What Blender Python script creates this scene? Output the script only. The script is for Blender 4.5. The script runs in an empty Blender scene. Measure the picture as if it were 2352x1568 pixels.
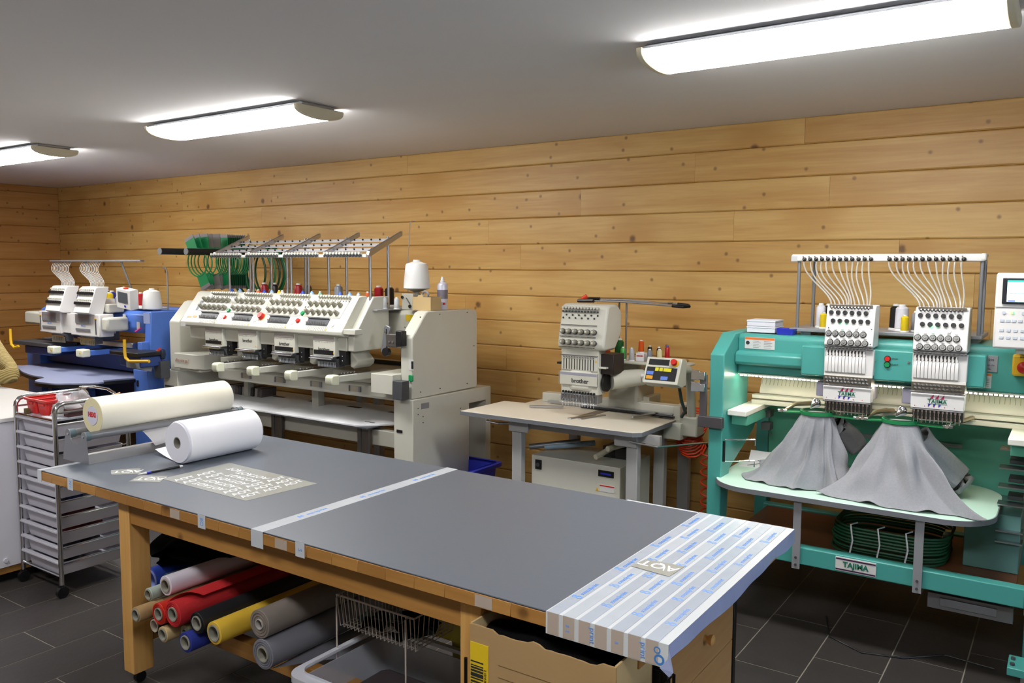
import bpy, math, random
from mathutils import Vector, Matrix, Euler, noise
random.seed(7)
PI = math.pi
D = bpy.data
C = bpy.context.scene.collection
sc = bpy.context.scene

# ------------------------------------------------------------------ camera, world, exposure
cam_d = D.cameras.new('camera'); cam = D.objects.new('camera', cam_d); C.objects.link(cam)
cam_d.sensor_width = 36.0; cam_d.lens = 1900.7 / 2352 * 36.0; cam_d.clip_start = 0.05; cam_d.clip_end = 60
_p, _r, _y = math.radians(5.1216), math.radians(-0.30696), math.radians(34.141)
_f = Vector((-math.sin(_y), math.cos(_y), 0)); _rt = Vector((math.cos(_y), math.sin(_y), 0)); _u = Vector((0, 0, 1))
_f2 = _f * math.cos(_p) - _u * math.sin(_p); _u2 = _u * math.cos(_p) + _f * math.sin(_p)
_xr = _rt * math.cos(_r) - _u2 * math.sin(_r); _up = -(-_rt * math.sin(_r) - _u2 * math.cos(_r))
cam.matrix_world = Matrix(((_xr.x, _up.x, -_f2.x, 0), (_xr.y, _up.y, -_f2.y, 0), (_xr.z, _up.z, -_f2.z, 1.755), (0, 0, 0, 1)))
sc.camera = cam
w = D.worlds.new('world'); sc.world = w; w.use_nodes = True
w.node_tree.nodes['Background'].inputs[0].default_value = (0.55, 0.72, 1.0, 1)
w.node_tree.nodes['Background'].inputs[1].default_value = 1.6
sc.view_settings.view_transform = 'Standard'; sc.view_settings.look = 'None'
sc.view_settings.gamma = 1.0; sc.view_settings.use_curve_mapping = False
sc.view_settings.exposure = 0.62
LAMP = 21.0

# ------------------------------------------------------------------ materials
def hx(h):
    h = h.lstrip('#'); o = []
    for i in (0, 2, 4):
        c = int(h[i:i + 2], 16) / 255
        o.append(c / 12.92 if c <= 0.04045 else ((c + 0.055) / 1.055) ** 2.4)
    return (o[0], o[1], o[2], 1)
_mats = {}
def mat(name, col, rough=0.5, metal=0.0, var=0.06, scale=12.0, trans=0.0, emit=0.0, bump=0.0, bscale=200.0, alpha=1.0, spec=0.5):
    if name in _mats: return _mats[name]
    m = D.materials.new(name); m.use_nodes = True; nt = m.node_tree; b = nt.nodes['Principled BSDF']
    c = hx(col) if isinstance(col, str) else col
    b.inputs['Roughness'].default_value = rough; b.inputs['Metallic'].default_value = metal
    b.inputs['Specular IOR Level'].default_value = spec
    b.inputs['Transmission Weight'].default_value = trans; b.inputs['Alpha'].default_value = alpha
    b.inputs['Base Color'].default_value = c
    if var > 0:
        tc = nt.nodes.new('ShaderNodeTexCoord'); n = nt.nodes.new('ShaderNodeTexNoise'); n.inputs['Scale'].default_value = scale
        n.inputs['Detail'].default_value = 4
        mx = nt.nodes.new('ShaderNodeMix'); mx.data_type = 'RGBA'
        mx.inputs[6].default_value = tuple(min(1, x * (1 - var)) for x in c[:3]) + (1,)
        mx.inputs[7].default_value = tuple(min(1, x * (1 + var)) for x in c[:3]) + (1,)
        nt.links.new(tc.outputs['Object'], n.inputs['Vector']); nt.links.new(n.outputs['Fac'], mx.inputs[0])
        nt.links.new(mx.outputs[2], b.inputs['Base Color'])
        if bump > 0:
            n2 = nt.nodes.new('ShaderNodeTexNoise'); n2.inputs['Scale'].default_value = bscale; n2.inputs['Detail'].default_value = 3
            bp = nt.nodes.new('ShaderNodeBump'); bp.inputs['Strength'].default_value = bump; bp.inputs['Distance'].default_value = 0.004
            nt.links.new(tc.outputs['Object'], n2.inputs['Vector']); nt.links.new(n2.outputs['Fac'], bp.inputs['Height'])
            nt.links.new(bp.outputs['Normal'], b.inputs['Normal'])
    if emit > 0:
        b.inputs['Emission Color'].default_value = c; b.inputs['Emission Strength'].default_value = emit
    _mats[name] = m
    return m

def wood(name, c0, c1, knot, axis=0, rough=0.42, knots=True, dens=3.1, rings=1.0):
    """pine: long grain streaks, knots as dark spots, per-board tone from the object's random value"""
    m = D.materials.new(name); m.use_nodes = True; nt = m.node_tree; N = nt.nodes; L = nt.links; b = N['Principled BSDF']
    b.inputs['Roughness'].default_value = rough
    tc = N.new('ShaderNodeTexCoord'); oi = N.new('ShaderNodeObjectInfo')
    add = N.new('ShaderNodeVectorMath'); add.operation = 'ADD'
    sc3 = N.new('ShaderNodeVectorMath'); sc3.operation = 'SCALE'; sc3.inputs['Scale'].default_value = 37.0
    cmb = N.new('ShaderNodeCombineXYZ'); L.new(oi.outputs['Random'], cmb.inputs[0]); L.new(oi.outputs['Random'], cmb.inputs[1]); L.new(oi.outputs['Random'], cmb.inputs[2])
    L.new(cmb.outputs[0], sc3.inputs[0]); L.new(tc.outputs['Object'], add.inputs[0]); L.new(sc3.outputs[0], add.inputs[1])
    mp = N.new('ShaderNodeMapping'); s = [14.0, 14.0, 14.0]; s[axis] = 0.9; mp.inputs['Scale'].default_value = s
    L.new(add.outputs[0], mp.inputs[0])
    # distort grain around knots
    n1 = N.new('ShaderNodeTexNoise'); n1.inputs['Scale'].default_value = 1.0; n1.inputs['Detail'].default_value = 5; n1.inputs['Roughness'].default_value = 0.6
    n1.inputs['Distortion'].default_value = 0.6
    L.new(mp.outputs[0], n1.inputs['Vector'])
    wv = N.new('ShaderNodeTexNoise'); wv.inputs['Scale'].default_value = 5.0; wv.inputs['Detail'].default_value = 2; L.new(mp.outputs[0], wv.inputs['Vector'])
    av = N.new('ShaderNodeMath'); av.operation = 'ADD'; L.new(n1.outputs['Fac'], av.inputs[0])
    mul = N.new('ShaderNodeMath'); mul.operation = 'MULTIPLY'; mul.inputs[1].default_value = 0.35; L.new(wv.outputs['Fac'], mul.inputs[0]); L.new(mul.outputs[0], av.inputs[1])
    rd = N.new('ShaderNodeMath'); rd.operation = 'MULTIPLY_ADD'; rd.inputs[1].default_value = 0.22; rd.inputs[2].default_value = -0.11
    L.new(oi.outputs['Random'], rd.inputs[0])
    a2 = N.new('ShaderNodeMath'); a2.operation = 'ADD'; L.new(av.outputs[0], a2.inputs[0]); L.new(rd.outputs[0], a2.inputs[1])
    rp = N.new('ShaderNodeValToRGB'); e = rp.color_ramp.elements; e[0].position = 0.38; e[0].color = hx(c0); e[1].position = 0.98; e[1].color = hx(c1)
    L.new(a2.outputs[0], rp.inputs[0])
    out = rp.outputs[0]
    if knots:
        sx = N.new('ShaderNodeSeparateXYZ'); L.new(add.outputs[0], sx.inputs[0]); cx = N.new('ShaderNodeCombineXYZ')
        L.new(sx.outputs[axis], cx.inputs[0]); L.new(sx.outputs[2], cx.inputs[1])
        nz = N.new('ShaderNodeTexNoise'); nz.inputs['Scale'].default_value = 30.0; L.new(cx.outputs[0], nz.inputs['Vector'])
        for (vs, r0, r1, col, f) in ((1.1, 0.10, 0.40, c0, 0.7), (1.1, 0.026, 0.060, knot, 0.85), (2.9, 0.025, 0.075, knot, 0.65)):
            vo = N.new('ShaderNodeTexVoronoi'); vo.voronoi_dimensions = '2D'; vo.inputs['Scale'].default_value = vs * dens * .4; vo.inputs['Randomness'].default_value = 1.0
            L.new(cx.outputs[0], vo.inputs['Vector'])
            sb = N.new('ShaderNodeMath'); sb.operation = 'MULTIPLY_ADD'; sb.inputs[1].default_value = 0.025; L.new(nz.outputs['Fac'], sb.inputs[0]); L.new(vo.outputs['Distance'], sb.inputs[2])
            mr = N.new('ShaderNodeMapRange'); mr.interpolation_type = 'SMOOTHSTEP'
            mr.inputs['From Min'].default_value = r0; mr.inputs['From Max'].default_value = r1
            mr.inputs['To Min'].default_value = f; mr.inputs['To Max'].default_value = 0
            L.new(sb.outputs[0], mr.inputs['Value'])
            mx = N.new('ShaderNodeMix'); mx.data_type = 'RGBA'; mx.inputs[7].default_value = hx(col)
            L.new(mr.outputs[0], mx.inputs[0]); L.new(out, mx.inputs[6]); out = mx.outputs[2]
    L.new(out, b.inputs['Base Color'])
    bp = N.new('ShaderNodeBump'); bp.inputs['Strength'].default_value = 0.12; bp.inputs['Distance'].default_value = 0.003
    L.new(a2.outputs[0], bp.inputs['Height']); L.new(bp.outputs['Normal'], b.inputs['Normal'])
    _mats[name] = m
    return m

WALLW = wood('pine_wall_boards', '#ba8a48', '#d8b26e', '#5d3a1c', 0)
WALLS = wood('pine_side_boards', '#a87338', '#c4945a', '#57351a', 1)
BEECH = wood('table_beech', '#96672f', '#bd8c4c', '#4a2c12', 0, knots=True, dens=2.0)
BEECHZ = wood('table_leg_wood', '#b98844', '#dcac68', '#4a2c12', 2, knots=False)
CABW = wood('cabinet_veneer', '#a87c4a', '#c19a66', '#7a5530', 1, knots=False)
BROWNB = wood('brown_board', '#5a3420', '#7a4a2e', '#3a2010', 0, knots=False)
CREAM = mat('machine_cream', '#c8c7bb', 0.38, var=0.03)
CREAM2 = mat('machine_grey_cream', '#aeaca0', 0.45, var=0.03)
WHITEP = mat('machine_white', '#dcdad8', 0.35, var=0.02)
TEAL = mat('machine_teal', '#489a92', 0.35, var=0.03)
TEALD = mat('machine_teal_plate', '#5cab94', 0.42, var=0.03)
BLUEM = mat('machine_blue', '#5078cc', 0.4, var=0.05)
BLUED = mat('machine_navy', '#27407a', 0.5, var=0.05)
STEEL = mat('brushed_steel', '#b9bcc2', 0.28, 1.0, var=0.05)
CHROME = mat('chrome', '#dcdde0', 0.12, 1.0, var=0.02)
GREYM = mat('grey_metal', '#8f9196', 0.4, 0.6, var=0.05)
GREYP = mat('grey_plastic', '#75777a', 0.5, var=0.04)
DGREY = mat('dark_grey_plastic', '#45474b', 0.5, var=0.04)
BLACK = mat('black_plastic', '#101114', 0.42, var=0.05)
BLACKF = mat('black_fabric', '#08080a', 0.95, var=0.2, bump=0.5, bscale=400, spec=0.1)
KNOB = mat('tension_knob', '#8f8c7e', 0.45, var=0.03)
TABW = mat('work_board_white', '#ecedf0', 0.35, var=0.02)
TABC = mat('work_board_cream', '#d9d2c2', 0.4, var=0.02)
TABM = mat('work_board_mint', '#cdeedb', 0.4, var=0.02)
TABB = mat('work_board_bluegrey', '#9298b4', 0.4, var=0.03)
EDGEG = mat('board_edge_grey', '#6f7278', 0.6)
LINO = mat('grey_linoleum', '#5f6671', 0.38, var=0.05, scale=2.5, bump=0.05, bscale=90)
YEL = mat('yellow_paint', '#e0b020', 0.5); RED = mat('red_plastic', '#c8261e', 0.35); GRN = mat('green_plastic', '#118a50', 0.35)
ORG = mat('orange_hose', '#d8401c', 0.4); BLU = mat('blue_plastic', '#2b35b5', 0.4); PAPER = mat('paper_white', '#e4e4e8', 0.7, var=0.02)
FLOORT = mat('slate_tile', '#3a3634', 0.45, var=0.22, scale=7, bump=0.3, bscale=30)
GROUT = mat('tile_grout', '#857f72', 0.9)
CEIL = mat('ceiling_plaster', '#e6e4e4', 0.9, var=0.02, scale=1.2, bump=0.15, bscale=3)
PLAST = mat('wall_plaster', '#c4b9a4', 0.9, var=0.02)
TEXTD = mat('print_dark', '#2c2e33', 0.6, var=0); TEXTG = mat('print_green', '#0e6a55', 0.6, var=0)
TEXTB = mat('print_blue', '#6f9fe6', 0.6, var=0); TEXTW = mat('vinyl_white', '#f2f2f6', 0.4, var=0)
LABELW = mat('label_white', '#cfcfcc', 0.5, var=0.03); LABELY = mat('label_yellow', '#e0bf20', 0.5, var=0.03)
LABELO = mat('label_orange', '#e0722a', 0.5, var=0.03); SILVER = mat('label_silver', '#9a9ca0', 0.4, 0.3)
HOOPG = mat('hoop_green', '#157a46', 0.45); HOOPD = mat('hoop_dark_green', '#0c4a2c', 0.5)
CARD = mat('cardboard', '#a98a5e', 0.85, var=0.1, scale=6, bump=0.2, bscale=40)
CARD2 = mat('light_cardboard', '#c2a878', 0.85, var=0.05)
FILM = mat('transfer_film', '#a3a49d', 0.25, var=0.02)
TUBEC = mat('clear_tube', '#c2c0ba', 0.3, var=0.02, trans=0.3)
SHIRT = mat('grey_jersey', '#9a9ba0', 0.95, var=0.12, scale=120, bump=0.4, bscale=500, spec=0.1)
SHIRTD = mat('jersey_inside_shade', '#3c3f45', 0.95, var=0.1, scale=120)
SKIN = mat('skin', '#c08a6a', 0.5, var=0.05)
SWEAT = None

ORD = ['first', 'second', 'third', 'fourth', 'fifth', 'sixth', 'seventh', 'eighth', 'ninth', 'tenth']
# ------------------------------------------------------------------ mesh building
class B:
    def __init__(s): s.v = []; s.f = []; s.m = []; s.mi = 0
    def add(s, vs, fs):
        o = len(s.v); s.v += [tuple(p) for p in vs]
        for f in fs: s.f.append(tuple(i + o for i in f)); s.m.append(s.mi)
        return s
    def box(s, x0, x1, y0, y1, z0, z1):
        vs = [(x, y, z) for x in (x0, x1) for y in (y0, y1) for z in (z0, z1)]
        return s.add(vs, [(0, 1, 3, 2), (4, 6, 7, 5), (0, 4, 5, 1), (2, 3, 7, 6), (0, 2, 6, 4), (1, 5, 7, 3)])
    def obox(s, c, sx, sy, sz, rot):
        M = Euler(rot).to_matrix(); c = Vector(c)
        vs = [c + M @ Vector((x * sx / 2, y * sy / 2, z * sz / 2)) for x in (-1, 1) for y in (-1, 1) for z in (-1, 1)]
        return s.add(vs, [(0, 1, 3, 2), (4, 6, 7, 5), (0, 4, 5, 1), (2, 3, 7, 6), (0, 2, 6, 4), (1, 5, 7, 3)])
    def prism(s, pts, ax, a, b):
        def P(p, t):
            return (t, p[0], p[1]) if ax == 'x' else (p[0], t, p[1]) if ax == 'y' else (p[0], p[1], t)
        n = len(pts); vs = [P(p, a) for p in pts] + [P(p, b) for p in pts]
        fs = [tuple(range(n))[::-1], tuple(range(n, 2 * n))] + [(i, (i + 1) % n, (i + 1) % n + n, i + n) for i in range(n)]
        return s.add(vs, fs)
    def cyl(s, p0, p1, r0, r1=None, n=12, cap=True):
        r1 = r0 if r1 is None else r1; p0 = Vector(p0); p1 = Vector(p1); d = (p1 - p0).normalized()
        a = d.orthogonal().normalized(); b = d.cross(a)
        vs = []
        for p, r in ((p0, r0), (p1, r1)):
            for i in range(n):
                t = 2 * PI * i / n; vs.append(p + a * (r * math.cos(t)) + b * (r * math.sin(t)))
        fs = [(i, (i + 1) % n, (i + 1) % n + n, i + n) for i in range(n)]
        if cap: fs += [tuple(range(n))[::-1], tuple(range(n, 2 * n))]
        return s.add(vs, fs)
    def ring(s, p0, p1, r, ri, n=24):
        """hollow cylinder"""
        p0 = Vector(p0); p1 = Vector(p1); d = (p1 - p0).normalized(); a = d.orthogonal().normalized(); b = d.cross(a); vs = []
        for p, q in ((p0, r), (p1, r), (p1, ri), (p0, ri)):
            for i in range(n):
                t = 2 * PI * i / n; vs.append(p + a * (q * math.cos(t)) + b * (q * math.sin(t)))
        fs = []
        for k in range(4):
            k2 = (k + 1) % 4
            fs += [(k * n + i, k * n + (i + 1) % n, k2 * n + (i + 1) % n, k2 * n + i) for i in range(n)]
        return s.add(vs, fs)
    def tube(s, pts, r, n=8, closed=False):
        pts = [Vector(p) for p in pts]; m = len(pts); vs = []; prev = None
        for i, p in enumerate(pts):
            d = (pts[(i + 1) % m] - pts[i - 1]) if closed else (pts[min(i + 1, m - 1)] - pts[max(i - 1, 0)])
            d = d.normalized() if d.length > 1e-9 else Vector((0, 0, 1))
            a = d.orthogonal().normalized() if prev is None else (prev - d * prev.dot(d)).normalized()
            prev = a; b = d.cross(a); rr = r[i] if isinstance(r, (list, tuple)) else r
            for k in range(n):
                t = 2 * PI * k / n; vs.append(p + a * (rr * math.cos(t)) + b * (rr * math.sin(t)))
        fs = []
        for i in range(m if closed else m - 1):
            j = (i + 1) % m
            fs += [(i * n + k, i * n + (k + 1) % n, j * n + (k + 1) % n, j * n + k) for k in range(n)]
        if not closed: fs += [tuple(range(n))[::-1], tuple(range((m - 1) * n, m * n))]
        return s.add(vs, fs)
    def lathe(s, prof, c, n=24, ax='z'):
        vs = []
        for r, h in prof:
            for i in range(n):
                t = 2 * PI * i / n; x, y = r * math.cos(t), r * math.sin(t)
                vs.append((c[0] + x, c[1] + y, c[2] + h) if ax == 'z' else (c[0] + x, c[1] + h, c[2] + y))
        m = len(prof); fs = []
        for k in range(m - 1):
            fs += [(k * n + i, k * n + (i + 1) % n, (k + 1) * n + (i + 1) % n, (k + 1) * n + i) for i in range(n)]
        if prof[0][0] > 1e-6: fs.append(tuple(range(n))[::-1])
        if prof[-1][0] > 1e-6: fs.append(tuple(range((m - 1) * n, m * n)))
        return s.add(vs, fs)
    def grid(s, fn, nu, nv, cu=False):
        vs = [fn(i, j) for j in range(nv) for i in range(nu)]; fs = []
        for j in range(nv - 1):
            for i in range(nu if cu else nu - 1):
                i2 = (i + 1) % nu; fs.append((j * nu + i, j * nu + i2, (j + 1) * nu + i2, (j + 1) * nu + i))
        return s.add(vs, fs)
    def out(s, name, mats, parent=None, bevel=0.0, smooth=40, seg=2):
        me = D.meshes.new(name); me.from_pydata(s.v, [], s.f)
        ms = mats if isinstance(mats, (list, tuple)) else [mats]
        for m in ms: me.materials.append(m)
        if len(ms) > 1: me.polygons.foreach_set('material_index', s.m)
        me.update()
        import bmesh
        bm = bmesh.new(); bm.from_mesh(me); bmesh.ops.recalc_face_normals(bm, faces=bm.faces); bm.to_mesh(me); bm.free()
        if smooth:
            me.polygons.foreach_set('use_smooth', [True] * len(me.polygons)); me.set_sharp_from_angle(angle=math.radians(smooth))
        o = D.objects.new(name, me); C.objects.link(o)
        if bevel > 0:
            bv = o.modifiers.new('bevel', 'BEVEL'); bv.width = bevel; bv.segments = seg; bv.limit_method = 'ANGLE'; bv.angle_limit = math.radians(35)
            bv.harden_normals = False
        put(o, parent)
        return o

def put(o, parent):
    if parent is not None:
        o.parent = parent
        if parent.type == 'EMPTY' and parent.parent is None:
            o.matrix_parent_inverse = (Matrix.Translation(parent.location) @ parent.rotation_euler.to_matrix().to_4x4()).inverted()
    return o
def bx(name, m, parent, x0, x1, y0, y1, z0, z1, bevel=0.0):
    return B().box(x0, x1, y0, y1, z0, z1).out(name, m, parent, bevel)
def thing(name, label, cat, loc=(0, 0, 0), group=None):
    o = D.objects.new(name, None); C.objects.link(o); o.location = loc; o.empty_display_size = 0.1
    return tag(o, label, cat, group)
def tag(o, label, cat, group=None, kind=None):
    o['label'] = label; o['category'] = cat
    if group: o['group'] = group
    if kind: o['kind'] = kind
    return o
def struct(o):
    o['kind'] = 'structure'; return o
def inst(o, off, parent=None):
    """copy of a part (shared mesh), moved by off"""
    c = o.copy(); C.objects.link(c); c.parent = parent if parent is not None else o.parent
    c.matrix_parent_inverse = o.matrix_parent_inverse.copy() if parent is None else c.matrix_parent_inverse
    if parent is not None and parent.type == 'EMPTY' and parent.parent is None:
        c.matrix_parent_inverse = Matrix.Translation(parent.location).inverted()
    elif parent is not None: c.matrix_parent_inverse = Matrix()
    c.location = Vector(o.location) + Vector(off)
    return c
def dup(root, loc, label=None, rz=None, group=None):
    r = root.copy(); C.objects.link(r); r.location = loc
    if rz is not None: r.rotation_euler = (0, 0, rz)
    if label: r['label'] = label
    if group: r['group'] = group
    for ch in list(root.children):
        c = ch.copy(); C.objects.link(c); c.parent = r
        for g in ch.children:
            d = g.copy(); C.objects.link(d); d.parent = c
    return r
_tc = {}
def text(body, m, parent, loc, size, rot, ext=0.0004, align='CENTER', name='lettering', bold=0.0, sx=1.0):
    cu = D.curves.new(name, 'FONT'); cu.body = body; cu.size = size; cu.extrude = ext; cu.align_x = align; cu.align_y = 'CENTER'; cu.offset = bold
    cu.materials.append(m); cu.resolution_u = 3
    tmp = D.objects.new('tmp_text', cu); C.objects.link(tmp); bpy.context.view_layer.update()
    me = D.meshes.new_from_object(tmp.evaluated_get(bpy.context.evaluated_depsgraph_get())); D.objects.remove(tmp); D.curves.remove(cu)
    if not me.materials: me.materials.append(m)
    o = D.objects.new(name, me); C.objects.link(o); o.location = loc; o.rotation_euler = rot; o.scale = (sx, 1, 1)
    put(o, parent); return o
FRONT = (PI / 2, 0, 0)

# ------------------------------------------------------------------ room
XL, XR, YF, YB, ZC = -9.9, 2.6, -2.2, 5.12, 2.65
fl = struct(bx('floor', GROUT, None, XL - .2, XR + .2, YF - .2, YB + .2, -.12, -.0015))
far = B(); tcnt = 0
for i in range(-31, 14):
    x0 = -1.18 + .2905 * i
    off = 3.54 + .228 * i
    j0 = int(math.floor((YF - off) / .6)) - 1
    for j in range(j0, j0 + 16):
        y0 = off + .6 * j
        a, b_, c_, d_ = max(x0, XL), min(x0 + .2905, XR), max(y0, YF), min(y0 + .6, YB)
        if b_ - a < .02 or d_ - c_ < .02: continue
        g = .003
        if -6.4 < x0 < .3 and y0 + .6 > 1.0:
            t = B().box(a + g, b_ - g, c_ + g, d_ - g, -.006, 0).out('tile', FLOORT, fl, smooth=0); tcnt += 1
        else: far.box(a + g, b_ - g, c_ + g, d_ - g, -.006, 0)
o = far.out('tile', FLOORT, fl, smooth=0); o['kind'] = 'stuff'
struct(bx('ceiling', CEIL, None, XL - .2, XR + .2, YF - .2, YB + .2, ZC, ZC + .12))
# planked back wall
wb = struct(bx('wall_back', BROWNB, None, XL - .2, XR + .2, YB + .02, YB + .2, 0, ZC))
def board(x0, x1, z0, z1, parent, m, side):
    g = .0012; c = .006
    prof = [(0, z0 + g), (0, z1 - g), (-.016, z1 - g), (-.020, z1 - g - c), (-.020, z0 + g + c * 1.3), (-.014, z0 + g)]
    b = B()
    if side == 'back': b.prism([(YB + .02 + d, z) for d, z in prof], 'x', x0 + .0006, x1 - .0006)
    else: b.prism([(XL - .02 - d, z) for d, z in prof], 'y', x0 + .0006, x1 - .0006)
    return b.out('plank', m, parent, smooth=0)
zs = [ZC, ZC - .156]
while zs[-1] > .001: zs.append(max(0, zs[-1] - .19))
for k in range(len(zs) - 1):
    x = XL - random.uniform(0, 2)
    while x < XR:
        ln = random.choice((1.2, 1.9, 2.4, 3.0, 3.6)) * random.uniform(.85, 1.15); x1 = min(x + ln, XR)
        if XR - x1 < .4: x1 = XR
        if x1 > XL + .05: board(max(x, XL), x1, zs[k + 1], zs[k], wb, WALLW, 'back')
        x = x1
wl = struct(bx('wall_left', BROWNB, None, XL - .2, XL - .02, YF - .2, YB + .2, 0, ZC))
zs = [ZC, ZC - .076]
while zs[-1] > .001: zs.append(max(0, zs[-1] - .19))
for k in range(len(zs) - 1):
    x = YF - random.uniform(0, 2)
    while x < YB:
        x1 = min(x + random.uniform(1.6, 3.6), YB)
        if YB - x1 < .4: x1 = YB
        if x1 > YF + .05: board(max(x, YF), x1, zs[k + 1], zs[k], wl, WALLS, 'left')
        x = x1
struct(bx('wall_front', PLAST, None, XL - .2, XR + .2, YF - .2, YF, 0, ZC))
# right wall with a window
wr = B()
WY0, WY1, WZ0, WZ1 = .6, 2.8, .95, 2.15
wr.box(XR, XR + .2, YF - .2, WY0, 0, ZC).box(XR, XR + .2, WY1, YB + .2, 0, ZC).box(XR, XR + .2, WY0, WY1, 0, WZ0).box(XR, XR + .2, WY0, WY1, WZ1, ZC)
struct(wr.out('wall_right', PLAST, None, smooth=0))
wf = B()
for (a, b_) in ((WY0, WY0 + .06), (WY1 - .06, WY1), ((WY0 + WY1) / 2 - .04, (WY0 + WY1) / 2 + .04)): wf.box(XR + .06, XR + .12, a, b_, WZ0, WZ1)
for (a, b_) in ((WZ0, WZ0 + .06), (WZ1 - .06, WZ1)): wf.box(XR + .061, XR + .119, WY0 + .06, WY1 - .06, a, b_)
wdw = struct(wf.out('window_1', WHITEP, None))
GLASS = mat('window_glass', '#ffffff', 0.0, var=0, trans=1.0); GLASS.node_tree.nodes['Principled BSDF'].inputs['IOR'].default_value = 1.02
for a in (WY0 + .06, (WY0 + WY1) / 2 + .04):
    B().box(XR + .088, XR + .092, a, a + (WY1 - WY0) / 2 - .1, WZ0 + .06, WZ1 - .06).out('pane', GLASS, wdw)
pl = D.lights.new('window_daylight', 'AREA'); pl.shape = 'RECTANGLE'; pl.size = WY1 - WY0 - .1; pl.size_y = WZ1 - WZ0 - .1; pl.energy = 30; pl.color = (.72, .84, 1)
po = D.objects.new('window_daylight', pl); C.objects.link(po); po.location = (XR + .19, (WY0 + WY1) / 2, (WZ0 + WZ1) / 2); po.rotation_euler = (0, PI / 2, 0)

# ------------------------------------------------------------------ ceiling lights
DIFF = mat('lamp_diffuser', '#ffffff', 0.4, var=0, emit=LAMP)
DIFF.node_tree.nodes['Principled BSDF'].inputs['Emission Color'].default_value = (1, .985, .96, 1)
CAPM = mat('lamp_end_cap', '#d8cfb4', 0.5, var=0.02)
def lamp(x0, x1, y0, label):
    W_ = .34; y1 = y0 + W_; yc = (y0 + y1) / 2
    t = thing('ceiling_light', label, 'light', (x0, yc, ZC), 'ceiling lights')
    bx('base_plate', STEEL, t, x0 + .02, x1 - .02, y0 + .05, y1 - .05, ZC - .018, ZC, .004); bx('side_rim', STEEL, t, x0 + .028, x1 - .028, y0 + .002, y1 - .002, ZC - .030, ZC - .0185, .002)
    def arc(e=0.0, n=14):
        pts = [(y1 + e, ZC - .0325 + (.012 if e else 0))]
        for i in range(n + 1):
            a = PI * i / n; pts.append((yc + (W_ / 2 + e) * math.cos(a), ZC - .034 - (.048 + e) * math.sin(a) ** .8))
        pts.append((y0 - e, ZC - .0325 + (.012 if e else 0))); return pts
    B().prism(arc(), 'x', x0 + .03, x1 - .03).out('diffuser', DIFF, t, smooth=50)
    for a, b_, q in ((x0, x0 + .03, -.02), (x1 - .03, x1, .02)):
        B().prism(arc(.003), 'x', a, b_).out('end_cap', CAPM, t, bevel=.006)
    return t
lamp(-1.50, -.20, 3.08, 'long bright ceiling light nearest the right wall machine, at upper right')
lamp(-4.92, -3.50, 3.10, 'bright ceiling light in the middle of the row of three')
lamp(-8.05, -6.38, 3.13, 'bright ceiling light furthest left, cut by the picture edge')
for k, x in enumerate((-4.4, -1.2)):
    lamp(x, x + 1.35, .35, 'ceiling light in the row behind the photographer, ' + ('left', 'right')[k])
# ------------------------------------------------------------------ cutting table
TZ = .84; TX0, TX1, TY0, TY1 = -3.80, -.772, 1.825, 2.917
tb = thing('cutting_table', 'long beech cutting table with a grey linoleum top on square legs', 'table', (-2.3, 2.37, 0))
bx('tabletop', BEECH, tb, TX0, TX1, TY0 + .03, TY1 - .03, TZ - .045, TZ - .006)
nst = 26; dx = (TX1 - TX0) / nst
for i in range(nst):
    B().box(TX0 + i * dx + .0004, TX0 + (i + 1) * dx - .0004, TY0, TY0 + .03, TZ - .045, TZ - .005).out('stave', BEECH, tb, bevel=.0012, seg=1)
    B().box(TX0 + i * dx + .0004, TX0 + (i + 1) * dx - .0004, TY1 - .03, TY1, TZ - .045, TZ - .005).out('stave', BEECH, tb, smooth=0)
bx('linoleum', LINO, tb, TX0 + .004, TX1 - .004, TY0 + .003, TY1 - .003, TZ - .005, TZ, .0015)
bx('linoleum_core', mat('linoleum_core', '#cfc29a', .8), tb, TX0 + .003, TX1 - .003, TY0 + .002, TY1 - .002, TZ - .0065, TZ - .005)
for a, b_ in ((TY0 + .04, TY0 + .065), (TY1 - .065, TY1 - .04)): bx('apron', BEECH, tb, -3.15, -1.44 if a < 2 else -.9, a, b_, .70, TZ - .045, .002)
for a in (-3.2, -.92): bx('apron', BEECH, tb, a, a + .025, TY0 + .1, TY1 - .1, .70, TZ - .045, .002)
for x in (-3.227, -1.44):
    for y in (TY0 + .035, TY1 - .125):
        if x > -2 and y > 2.5: continue
        bx('leg', BEECHZ, tb, x, x + .075, y, y + .09, .055, TZ - .045, .003)
        cb = B().cyl((x + .03, y + .045, .024), (x + .05, y + .045, .024), .024, n=16); cs = cb.out('caster', BLACK, tb)
        B().cyl((x + .04, y + .045, .03), (x + .04, y + .045, .056), .008, n=8).box(x + .025, x + .055, y + .03, y + .06, .045, .056).out('caster_fork', CHROME, cs)
bx('leg', BEECHZ, tb, -1.44, -1.365, TY1 - .125, TY1 - .035, .055, TZ - .045, .003)
for a in (1.98, 2.62): bx('stretcher', BEECH, tb, -3.19, -1.37, a, a + .05, .235, .30, .002)
for a in (-3.21, -1.42): bx('stretcher', BEECH, tb, a, a + .045, TY0 + .12, TY1 - .12, .17, .235, .002)

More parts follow.
